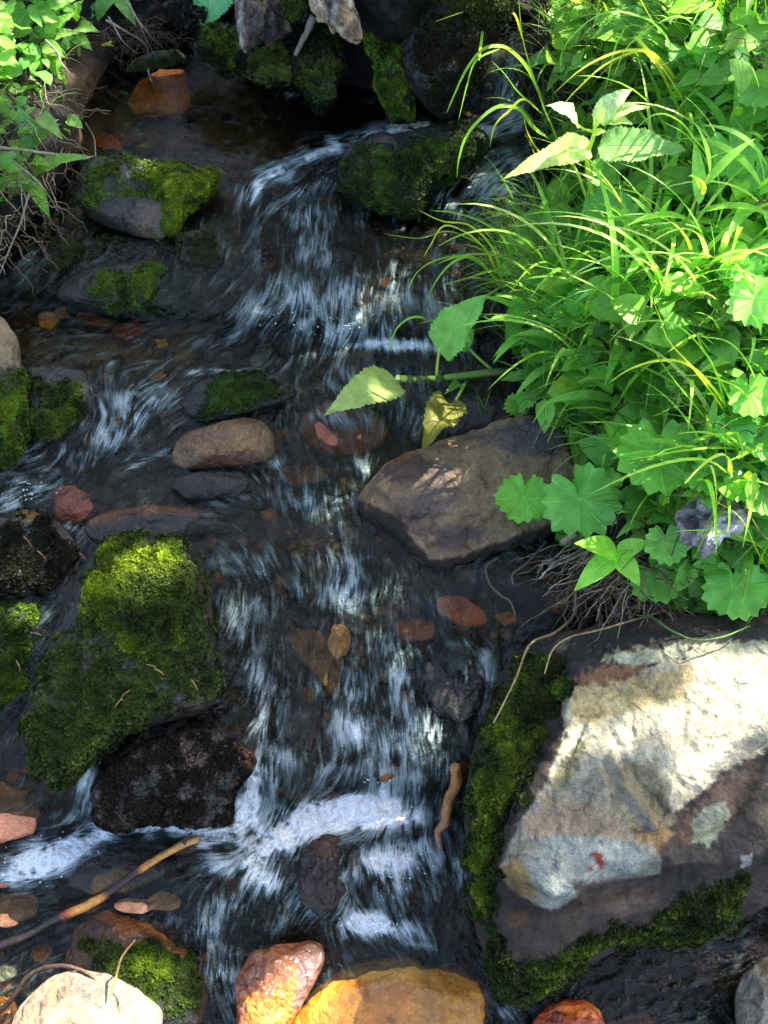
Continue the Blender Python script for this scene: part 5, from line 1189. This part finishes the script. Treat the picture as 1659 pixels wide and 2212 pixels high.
simple_plant((170,120), 'dull green leafy plant on the cut bank behind the left shore', [((160,80),(200,110),30,0,-.03,'ovate','#4a8a3c'), ((160,80),(130,120),26,0,-.03,'ovate','#4a8a3c'), ((165,60),(215,70),30,0,-.02,'ovate','#4f8a40'), ((160,40),(180,0),30,0,0,'ovate','#4f8a40')])
simple_plant((480,-80), 'broad toothed blue-green leaf hanging in from the top edge', [((478,-60),(438,62),96,-.25,-.28,'ovate','#4f9a5c',{'arch':.05,'wave':.03})], lines=[([(480,-80,-.25),(480,-70,-.25),(478,-58,-.25)], 4)])
simple_plant((240,90), 'one tiny lit leaf at the dark bank behind the pool', [((219,98),(246,100),8,-.01,-.02,'lance','#9acc30')])

# grass: arching blades that stand out, each tuft a thing
GT = [
 ('grass_stalk', 'tall grass stalk whose lit blades arch left over the far waterfall', (1240,420), [
   ([(1240,420),(1200,295),(1175,235),(1155,175),(1129,85),(1119,-20)], 7, G3), ([(1129,85),(1112,34),(1085,14),(1055,12),(995,28),(937,48)], 9, GY), ([(1165,205),(1140,150),(1105,112),(1075,100),(1040,110),(1005,155),(975,220),(964,246)], 13, G3),
   ([(1186,300),(1150,275),(1122,238),(1080,230),(1040,255),(1005,300),(990,350),(987,386)], 13, G3), ([(1165,240),(1130,215),(1100,240),(1070,270),(1057,320)], 8, GY), ([(1035,130),(1045,50),(1055,-20)], 8, G3), ([(1200,350),(1165,330),(1140,290),(1130,250)], 12, GY), ([(1080,105),(1030,130),(1010,180),(990,262)], 6, G3), ([(1175,250),(1120,200),(1090,160),(1060,130)], 5, G3)]),
 ('grass_tuft', 'tuft of wide blades arching left in full sun above the tall leafy plant', (1500,330), [
   ([(1500,330),(1487,208),(1445,93),(1417,56),(1389,39),(1333,25),(1276,42),(1217,104),(1212,165)], 9, G3), ([(1500,330),(1470,200),(1425,130),(1390,110),(1340,112),(1290,130),(1245,158),(1192,206)], 12, GY),
   ([(1370,78),(1400,110),(1440,160),(1482,226)], 9, GY), ([(1490,300),(1440,180),(1400,120),(1370,113),(1304,142),(1250,190),(1216,226)], 10, GY), ([(1560,260),(1535,150),(1510,76),(1487,45),(1459,35),(1417,52)], 10, G3), ([(1417,52),(1380,80),(1350,110),(1315,190)], 6, G3), ([(1417,56),(1400,30),(1384,0),(1380,-20)], 7, GY), ([(1350,60),(1330,100),(1315,160),(1305,200)], 5, G3)]),
 ('grass_tuft', 'arching grass blades between the broad toothed leaf and the single oval leaf', (1545,480), [
   ([(1545,480),(1535,390),(1527,337),(1501,303),(1473,267),(1437,247),(1403,253),(1368,285)], 10, G3), ([(1535,500),(1540,380),(1530,310),(1500,290)], 10, G2), ([(1560,480),(1545,400),(1520,340),(1480,290),(1430,262)], 7, G1)]),
 ('grass_tuft', 'thin arching blades reaching off the right edge, upper right', (1690,300), [
   ([(1690,300),(1670,200),(1642,157),(1608,123),(1566,101),(1529,104)], 10, G3), ([(1700,260),(1660,190),(1600,170),(1560,172),(1530,190)], 8, G3), ([(1700,200),(1640,120),(1560,108)], 6, GY), ([(1660,560),(1640,480),(1600,420),(1545,380)], 10, G1)]),
 ('grass_tuft', 'tall upright yellow-green blades in the top right corner', (1620,150), [
   ([(1625,150),(1625,80),(1632,0),(1640,-40)], 14, GY), ([(1560,150),(1560,80),(1556,0),(1560,-40)], 11, G1), ([(1590,130),(1590,60),(1596,-20)], 10, G1), ([(1530,60),(1545,20),(1560,-30)], 9, G3), ([(1650,150),(1655,60),(1650,-40)], 12, G3)]),
 ('grass_tuft', 'grass tuft with drooping lit blades hanging over the middle fall', (1090,620), [
   ([(1090,620),(1065,540),(1015,488),(955,478),(900,452)], 9, GY), ([(1085,610),(1050,540),(1000,510),(960,500),(905,515),(828,505)], 5, G1), ([(1080,620),(1030,560),(985,563),(945,603),(915,663)], 9, G3), ([(1090,620),(1040,530),(965,487),(930,530),(915,556)], 6, GY),
   ([(1100,630),(1020,560),(950,560),(900,590),(875,645)], 6, G1), ([(1110,600),(1090,520),(1040,480),(980,460),(925,455)], 8, G3), ([(1250,640),(1230,590),(1180,555),(1120,530),(1060,520)], 9, G3), ([(1260,650),(1235,600),(1215,560),(1180,500),(1130,470),(1050,455)], 8, G3), ([(1300,720),(1250,625),(1155,593),(1070,585),(1020,598),(950,618)], 11, G1), ([(1290,700),(1240,640),(1160,610),(1080,605),(1010,625)], 8, G1)]),
 ('grass_stalk', 'grass stalk with long blades dangling left of the broken stem', (1060,740), [
   ([(1040,740),(990,720),(940,698),(905,685),(875,693),(850,723),(835,785)], 10, G3), ([(1040,745),(990,735),(945,753),(915,778),(890,823),(870,878),(860,965)], 17, G2), ([(1045,730),(1000,690),(950,690),(900,700)], 7, G1)]),
 ('grass_tuft', 'arching lit blades above the round leaves, right of centre', (1580,960), [
   ([(1585,960),(1565,878),(1545,803),(1515,753),(1470,708),(1420,693),(1355,703),(1310,745)], 9, G3), ([(1700,1000),(1640,843),(1610,778),(1570,738),(1500,725)], 10, G3), ([(1590,960),(1570,898),(1500,800),(1445,738),(1420,673),(1395,623)], 8, GY),
   ([(1600,960),(1570,885),(1530,828),(1480,785),(1420,780),(1360,798),(1312,830)], 12, GY), ([(1640,1040),(1620,960),(1570,850),(1505,725),(1545,745)], 10, G1), ([(1600,1000),(1520,900),(1440,800),(1380,700)], 8, G1)]),
 ('grass_tuft', 'long pale blades crossing in front of the big round leaves', (1680,1050), [
   ([(1680,1060),(1630,983),(1555,968),(1480,973),(1410,985),(1350,995)], 8, G3), ([(1700,960),(1659,965),(1600,985),(1570,998)], 9, G3), ([(1700,960),(1600,1010),(1560,1050),(1530,1080)], 7, GY), ([(1600,1200),(1590,1100),(1570,1000),(1560,880)], 7, G1)]),
 ('grass_tuft', 'wide soft blades arching left over the flat rock', (1310,900), [
   ([(1305,890),(1280,863),(1230,855),(1180,873),(1150,915)], 17, G3), ([(1300,900),(1260,860),(1220,880),(1180,960),(1150,1010)], 8, G1), ([(1300,910),(1240,900),(1190,960),(1165,1040)], 6, G1), ([(1315,900),(1340,870),(1390,880),(1440,920)], 15, G1), ([(1310,900),(1290,960),(1220,1010),(1180,1075)], 17, G2), ([(1320,930),(1350,960),(1370,1020)], 15, G1)]),
 ('grass_tuft', 'thin grass blades rising over the sunny face of the huge boulder', (1630,1385), [
   ([(1630,1390),(1612,1350),(1590,1352),(1520,1380),(1480,1382)], 5, G1), ([(1640,1400),(1620,1350),(1640,1320),(1670,1300)], 4, G2), ([(1632,1404),(1628,1372),(1618,1350)], 5, G3), ([(1620,1360),(1606,1380),(1598,1400)], 4, G3), ([(1680,1240),(1640,1180),(1560,1150),(1490,1146),(1450,1150)], 7, G3), ([(1680,1260),(1640,1200),(1600,1120),(1540,1080)], 7, GY), ([(1690,1200),(1660,1180),(1635,1230)], 6, G3)]),
 ('grass_tuft', 'dark wide blades standing behind the flat rock at the water edge', (1100,920), [
   ([(1070,925),(1045,880),(1020,830)], 9, G2), ([(1065,930),(1040,900),(1030,860)], 7, G1), ([(1030,940),(1045,890),(1060,840)], 5, G1), ([(1100,930),(1070,900),(1050,880)], 9, G2)]),
]
for nm, lb, root, bl in GT:
    y0 = float(gpt(*root)[1]); e = empty(nm, gpt(*root), lb, 'grass')
    for pts, w, c in bl:
        mb = MB(); blade_px(mb, pts, y0, w, jit(c, R, .08), 0, -0.05 if w > 6 else -.02); mb.build('blade', M_GRASS, e)

# generated tufts of broad blades: each a thing
def tuft(root, label, n, Lr, wr, seed, cols, bend=(.9, 2.2), spread=.02, azr=(0, 6.283)):
    R = np.random.default_rng(seed); b = gpt(*root); mb = MB()
    for k in range(n):
        az = R.uniform(*azr)
        p = b + np.array([R.normal() * spread, R.normal() * spread, -.005])
        blade(mb, p, az, R.uniform(*Lr), R.uniform(*wr), R.uniform(1.15, 1.5), R.uniform(*bend), jit(cols[R.integers(len(cols))], R), n=14, side=R.uniform(-.25, .25))
    o = mb.build('grass_tuft', M_GRASS); tag(o, label, 'grass')
TF_ = [((1180,300),'shaded grass tuft at the water edge below the far waterfall'),((1400,560),'grass tuft right of the heart-shaped lower leaf'),((1450,420),'grass tuft under the tip of the broad toothed leaf'),
       ((1620,470),'grass tuft at the right edge below the lobed shade leaves'),((1540,640),'grass tuft left of the fan-shaped lobed leaves'),((1420,700),'upright grass tuft in the middle of the bank'),((1220,640),'grass tuft behind the small round shade leaves'),
       ((1500,860),'grass tuft under the arching lit blades'),((1620,780),'grass tuft at the right edge below the fan-shaped leaves'),((1250,820),'grass tuft above the wide soft blades'),((1380,800),'grass tuft right of the yellow-green shoot'),
       ((1560,1060),'grass tuft behind the silver driftwood'),((1650,1020),'grass tuft at the right edge level with the driftwood'),((1420,200),'fine grass tuft under the sunlit arches'),
       ((1560,230),'grass tuft behind the pale upright oval leaves'),((1320,80),'fine grass tuft at the top between waterfall and arches'),((1250,60),'thin grass tuft at the top edge above the far waterfall'),((1480,30),'grass tuft at the top edge, right of centre'),
       ((1640,40),'grass tuft in the very top right corner'),((1640,1310),'thin grass tuft beside the lowest round leaf')]
for i, (rt, lb) in enumerate(TF_):
    fine = 'fine' in lb or 'thin' in lb
    tuft(rt, lb, 36 if fine else 16, (.12, .24) if fine else (.16, .30), (.0012, .003) if fine else (.006, .0125), 1200 + i, ['#4a7a38', '#7a9a5c', '#5a8a44'] if fine else [G1, G3, G3, '#7ab05a', '#8cbc68'])
# uncountable fine grass and low cover
def fill(name, label, area, n, Lr, wr, cols, seed, cat='grass', bend=(.7, 2.4), mat=M_GRASS, az=None):
    R = np.random.default_rng(seed); mb = MB(); A = np.array(area, float); cnt = 0
    while cnt < n:
        a = R.uniform(A[:, 0].min(), A[:, 0].max(), 400); b = R.uniform(A[:, 1].min(), A[:, 1].max(), 400)
        ok = psdf(a, b, area) > 0; ok &= (fbm2(a, b, 60, 3, seed) > -.28)
        for x, y in zip(a[ok], b[ok]):
            p = gpt(x, y, -.004)
            blade(mb, p, R.uniform(0, 6.283) if az is None else R.normal(az[0], az[1]), R.uniform(*Lr), R.uniform(*wr), R.uniform(.9, 1.5), R.uniform(*bend), jit(cols[R.integers(len(cols))], R, .25), n=8, side=R.uniform(-.2, .2))
            cnt += 1
            if cnt >= n: break
    tag(mb.build(name, mat), label, cat, kind='stuff')
RB = [(1180,-120),(1180,120),(1230,250),(1180,420),(1150,520),(1110,620),(1130,740),(1150,880),(1260,960),(1320,1060),(1420,1140),(1500,1230),(1560,1330),(1900,1340),(1900,-120)]
fill('grass', 'dense mixed green grass of the right bank', RB, 2000, (.07, .20), (.003, .009), [G1, G2, G3, '#4a8234', '#3e6e2c'], 31)
fill('grass', 'fine pale sedge at the top of the right bank', [(1150,-160),(1190,200),(1300,330),(1460,200),(1460,-160)], 700, (.08, .2), (.0008, .002), ['#6a8a54', '#8a9a70', '#5a7a48'], 32)
fill('grass', 'fine sedge fringe over the middle fall', [(1080,500),(1200,480),(1260,600),(1200,680),(1080,660)], 420, (.08, .16), (.0008, .0018), ['#5a8a44', '#6a9a4a'], 33, az=(math.pi, .9))
fill('grass', 'dull grass of the left bank', [(-300,-100),(150,-100),(140,150),(100,260),(60,480),(-60,560),(-300,560)], 700, (.05, .12), (.0014, .005), [G2, '#4a7a34', '#5a7a3c'], 34)
def cover(name, label, area, n, sr, cols, seed, hr=(.01, .05)):
    R = np.random.default_rng(seed); mb = MB(); A = np.array(area, float); cnt = 0
    while cnt < n:
        x, y = R.uniform(A[:, 0].min(), A[:, 0].max()), R.uniform(A[:, 1].min(), A[:, 1].max())
        if psdf(np.array(x), np.array(y), area) < 0: continue
        c = gpt(x, y, R.uniform(*hr)); s = R.uniform(*sr); az = R.uniform(0, 6.28); el = R.uniform(-.5, .4)
        d = np.array([math.cos(az) * math.cos(el), math.sin(az) * math.cos(el), math.sin(el)])
        up = np.array([R.normal() * .35, R.normal() * .35 - .3, 1.0])
        leaf(mb, c, c + d * s, s * R.uniform(.45, .95), 'lance', jit(cols[R.integers(len(cols))], R, .25), up=nrm(up), arch=.08, fold=.2, nl=7, wave=.1); cnt += 1
    tag(mb.build(name, M_LANCE), label, 'ground cover', kind='stuff')
cover('ground_cover', 'low leafy cover under the grass of the right bank', RB, 1700, (.022, .065), [G1, G2, '#3f7a2c', '#4f8f38', '#356a28'], 41)
cover('ground_cover', 'small round clover-like leaves by the lowest round leaves', [(1440,1230),(1560,1200),(1580,1300),(1500,1340),(1450,1310)], 260, (.010, .018), ['#5aa03c', '#4f9038'], 42, (.02, .05))
cover('ground_cover', 'low leafy cover of the left bank', [(-300,-100),(160,-100),(120,120),(60,260),(40,400),(-60,500),(-300,500)], 500, (.018, .045), [G2, '#3f7a2c', '#4f8f38'], 43)
# fallen needles on the moss
ND = [(300,1182,60),(316,1215,85),(330,1440,20),(345,1452,35),(270,1500,-40),(255,1520,-50),(180,1205,50),(420,1480,60),(90,1200,50),(60,1170,50),(80,1370,15),(40,1440,70),(160,1320,-20)]
for k, (a, b, an) in enumerate(ND):
    c, s = math.cos(math.radians(an)) * 14, math.sin(math.radians(an)) * 14
    y = float(wpt(a, b)[1]) - 0.085
    P = spline([vpt(a - c, b - s, y), vpt(a + s * .12, b - c * .12, y - .002), vpt(a + c, b + s, y)], 6)
    tag(tube('pine_needle', P, .0008, lin('#b08850'), M_WOOD, ns=4), 'short brown pine needle caught on the moss of the left boulders', 'needle', 'fallen needles on the mossy boulders')

# ------------------------------------------------------------------ unseen trees added above and behind the view for shade and dark reflections
LIT = [[(1060,-80),(990,150),(1000,330),(1100,420),(1240,500),(1350,640),(1490,780),(1660,900),(2100,960),(2100,-80)],
       [(1250,1480),(1400,1430),(1700,1390),(1900,1400),(1900,1540),(1659,1560),(1560,1570),(1440,1570),(1350,1520),(1260,1495)],
       [(40,2110),(370,2090),(390,2290),(0,2290)], [(600,2150),(760,2080),(900,2100),(1060,2180),(1060,2290),(560,2290)], [(1200,2160),(1310,2160),(1310,2240),(1200,2240)], [(540,2140),(640,2090),(640,2210),(540,2230)],
       [(250,1180),(400,1190),(380,1250),(260,1240)], [(-50,1265),(110,1275),(110,1325),(-50,1325)], [(-60,20),(20,20),(20,200),(-60,200)], [(95,100),(145,130),(150,185),(100,180)], [(-40,2080),(50,2080),(50,2130),(-40,2130)]]
PART = [[(1120,480),(1240,520),(1360,660),(1500,800),(1660,920),(1660,960),(1400,820),(1400,820),(1660,940),(2000,940),(2000,1340),(1500,1340),(1330,1180),(1300,1000)]]
sd = np.array(SUN_DIR)
R = np.random.default_rng(55)
cv = MB(); tips = []
# visible surface points that the photo shows in sun: no canopy leaf may stand on their line to the sun
from mathutils.kdtree import KDTree
bpy.context.view_layer.update(); DG = bpy.context.evaluated_depsgraph_get()
e1_ = nrm(np.cross(sd, [0, 0, 1.0])); e2_ = np.cross(sd, e1_)
lit_pts = []
for poly in LIT:
    A = np.array(poly, float); stp = 26 if np.ptp(A[:, 0]) > 900 else 12
    gx, gy = np.meshgrid(np.arange(max(A[:, 0].min(), -150), min(A[:, 0].max(), 1850), stp), np.arange(max(A[:, 1].min(), -150), min(A[:, 1].max(), 2300), stp))
    m = psdf(gx, gy, poly) > 0
    for x, y in zip(gx[m], gy[m]):
        d = raydir(x, y); hit, loc, *_ = scene.ray_cast(DG, Vector(CAM), Vector(d).normalized())
        if hit: lit_pts.append(np.array(loc))
dark_pts = []
for poly in ([(768,1085),(835,1005),(940,968),(1110,912),(1220,900),(1230,1130),(1040,1210),(950,1242),(850,1170)], [(700,800),(880,800),(900,1000),(700,1000)], [(1080,1880),(1130,1760),(1230,1640),(1400,1650),(1430,1900),(1180,1960)], [(560,1820),(1000,1820),(1000,2040),(560,2040)]):
    A = np.array(poly, float); gx, gy = np.meshgrid(np.arange(A[:, 0].min(), A[:, 0].max(), 18), np.arange(A[:, 1].min(), A[:, 1].max(), 18)); m = psdf(gx, gy, poly) > 0
    for x, y in zip(gx[m], gy[m]):
        hit, loc, *_ = scene.ray_cast(DG, Vector(CAM), Vector(raydir(x, y)).normalized())
        if hit: dark_pts.append(np.array(loc))
kk = KDTree(len(dark_pts))
for i, p in enumerate(dark_pts): kk.insert((float(p @ e1_), float(p @ e2_), 0), i)
kk.balance()
top_pts = []
for x, y in [(a, b) for a in range(1080, 1490, 16) for b in range(185, 400, 16)]:
    hit, loc, _n, _i, ob_, _m = scene.ray_cast(DG, Vector(CAM), Vector(raydir(x, y)).normalized())
    if hit and (ob_.parent == T1 or ob_.name.startswith('blade')): top_pts.append(np.array(loc))
kt = KDTree(len(top_pts))
for i, p in enumerate(top_pts): kt.insert((float(p @ e1_), float(p @ e2_), 0), i)
kt.balance()
kd = KDTree(len(lit_pts))
for i, p in enumerate(lit_pts): kd.insert((float(p @ e1_), float(p @ e2_), 0), i)
kd.balance()
X, Y = np.meshgrid(np.arange(-500, 2200, 60.0), np.arange(-250, 2500, 60.0)); GP = gpt(X.ravel(), Y.ravel(), .05)
part_ = np.max([psdf(X.ravel(), Y.ravel(), p) for p in PART], 0) > 0
PJ = np.stack([GP @ e1_, GP @ e2_], -1); lo_, hi_ = PJ.min(0) - .1, PJ.max(0) + .1
kp = KDTree(int(part_.sum()))
for i, p in enumerate(PJ[part_]): kp.insert((float(p[0]), float(p[1]), 0), i)
kp.balance(); ka = KDTree(len(PJ))
for i, p in enumerate(PJ): ka.insert((float(p[0]), float(p[1]), 0), i)
ka.balance()
for i in range(int(np.prod(hi_ - lo_) * 4.8 / .0017)):
    a_, b_ = R.uniform(lo_, hi_)
    if kt.find((a_, b_, 0))[2] < .03: continue
    dk = kk.find((a_, b_, 0))[2] < .014
    if ka.find((a_, b_, 0))[2] > .12 or (not dk and kd.find((a_, b_, 0))[2] < .024): continue
    if not dk and kp.find((a_, b_, 0))[2] < .05 and R.random() < .75: continue
    g = a_ * e1_ + b_ * e2_; c = g + sd * ((R.uniform(2.1, 3.3) - g[2]) / sd[2])
    s = R.uniform(.05, .085); a = R.uniform(0, 6.28)
    dr = nrm(np.array([math.cos(a), math.sin(a), R.uniform(-.7, .1)])); up = nrm(sd + R.normal(size=3) * .45)
    leaf(cv, c - dr * s * .5, c + dr * s * .5, s * .75, 'lance', jit('#3f6a24', R), up=up, arch=.05, fold=.1, nl=5, wave=0)
    tips.append(c)
tips = np.array(tips); tb = np.array([3.3, 5.2, 1.0])
TR = empty('added_shade_tree', tb, 'unseen leafy tree added to shade the stream from behind the right bank', 'tree')
trunk = tube('trunk', spline([tb, tb + [-.2, -.3, 1.2], tb + [-.6, -.9, 2.4], tb + [-1.3, -1.8, 3.0]], 16), np.linspace(.13, .05, 16), lin('#4a4034'), M_WOOD, TR, ns=12, rough=.2)
for k in range(16):
    q = tips[R.integers(len(tips))]; s0 = tb + np.array([-.6, -.9, 2.2]) + R.normal(size=3) * .1
    tube('bough', spline([s0, (s0 + q) / 2 + [0, 0, .25], q], 10), np.linspace(.03, .005, 10), lin('#4a4034'), M_WOOD, TR, ns=6)
cv.build('crown', M_LANCE, TR)  # canopy leaves placed to shape the shade; trunk and boughs make it a tree

# unseen evergreens added on the far slope to darken the pools' reflections
for i, (x, y, H, lb) in enumerate([(-2.6, 6.5, 5.5, 'added unseen evergreen on the slope beyond the stream, left of the water'), (-0.6, 7.5, 6.5, 'added unseen evergreen on the slope straight up the stream'), (1.4, 7.2, 6.0, 'added unseen evergreen on the slope beyond the right bank'), (0.4, 10.5, 8.5, 'added unseen taller evergreen farther up the slope'), (-4.2, 9.0, 7.5, 'added unseen tall evergreen far up the slope at left')]):
    b = np.array([x, y, 0.6 + 0.42 * (y - 4)]); e = empty('added_evergreen', b, lb, 'tree')
    tube('trunk', spline([b - [0, 0, .3], b + [0, 0, H * .5], b + [0, 0, H]], 10), np.linspace(.12, .02, 10), lin('#3a3028'), M_WOOD, e)
    n = 5200; f = R.random(n) ** 0.7; a = R.uniform(0, 6.283, n); rr = (1 - f) * H * .26 * (0.35 + 0.65 * R.random(n)) * (0.8 + .3 * np.sin(f * 40))
    P = b + np.stack([np.cos(a) * rr, np.sin(a) * rr, .3 + f * (H - .3) - rr * .35], -1)
    N = nrm(np.stack([np.cos(a), np.sin(a), 0 * a + .4], -1))
    scatter_tufts(P, N, R.uniform(.12, .26, n), np.broadcast_to(lin('#2c4420'), P.shape), R, 'crown', e, M_MOSS, nl=3, sharp=.22)
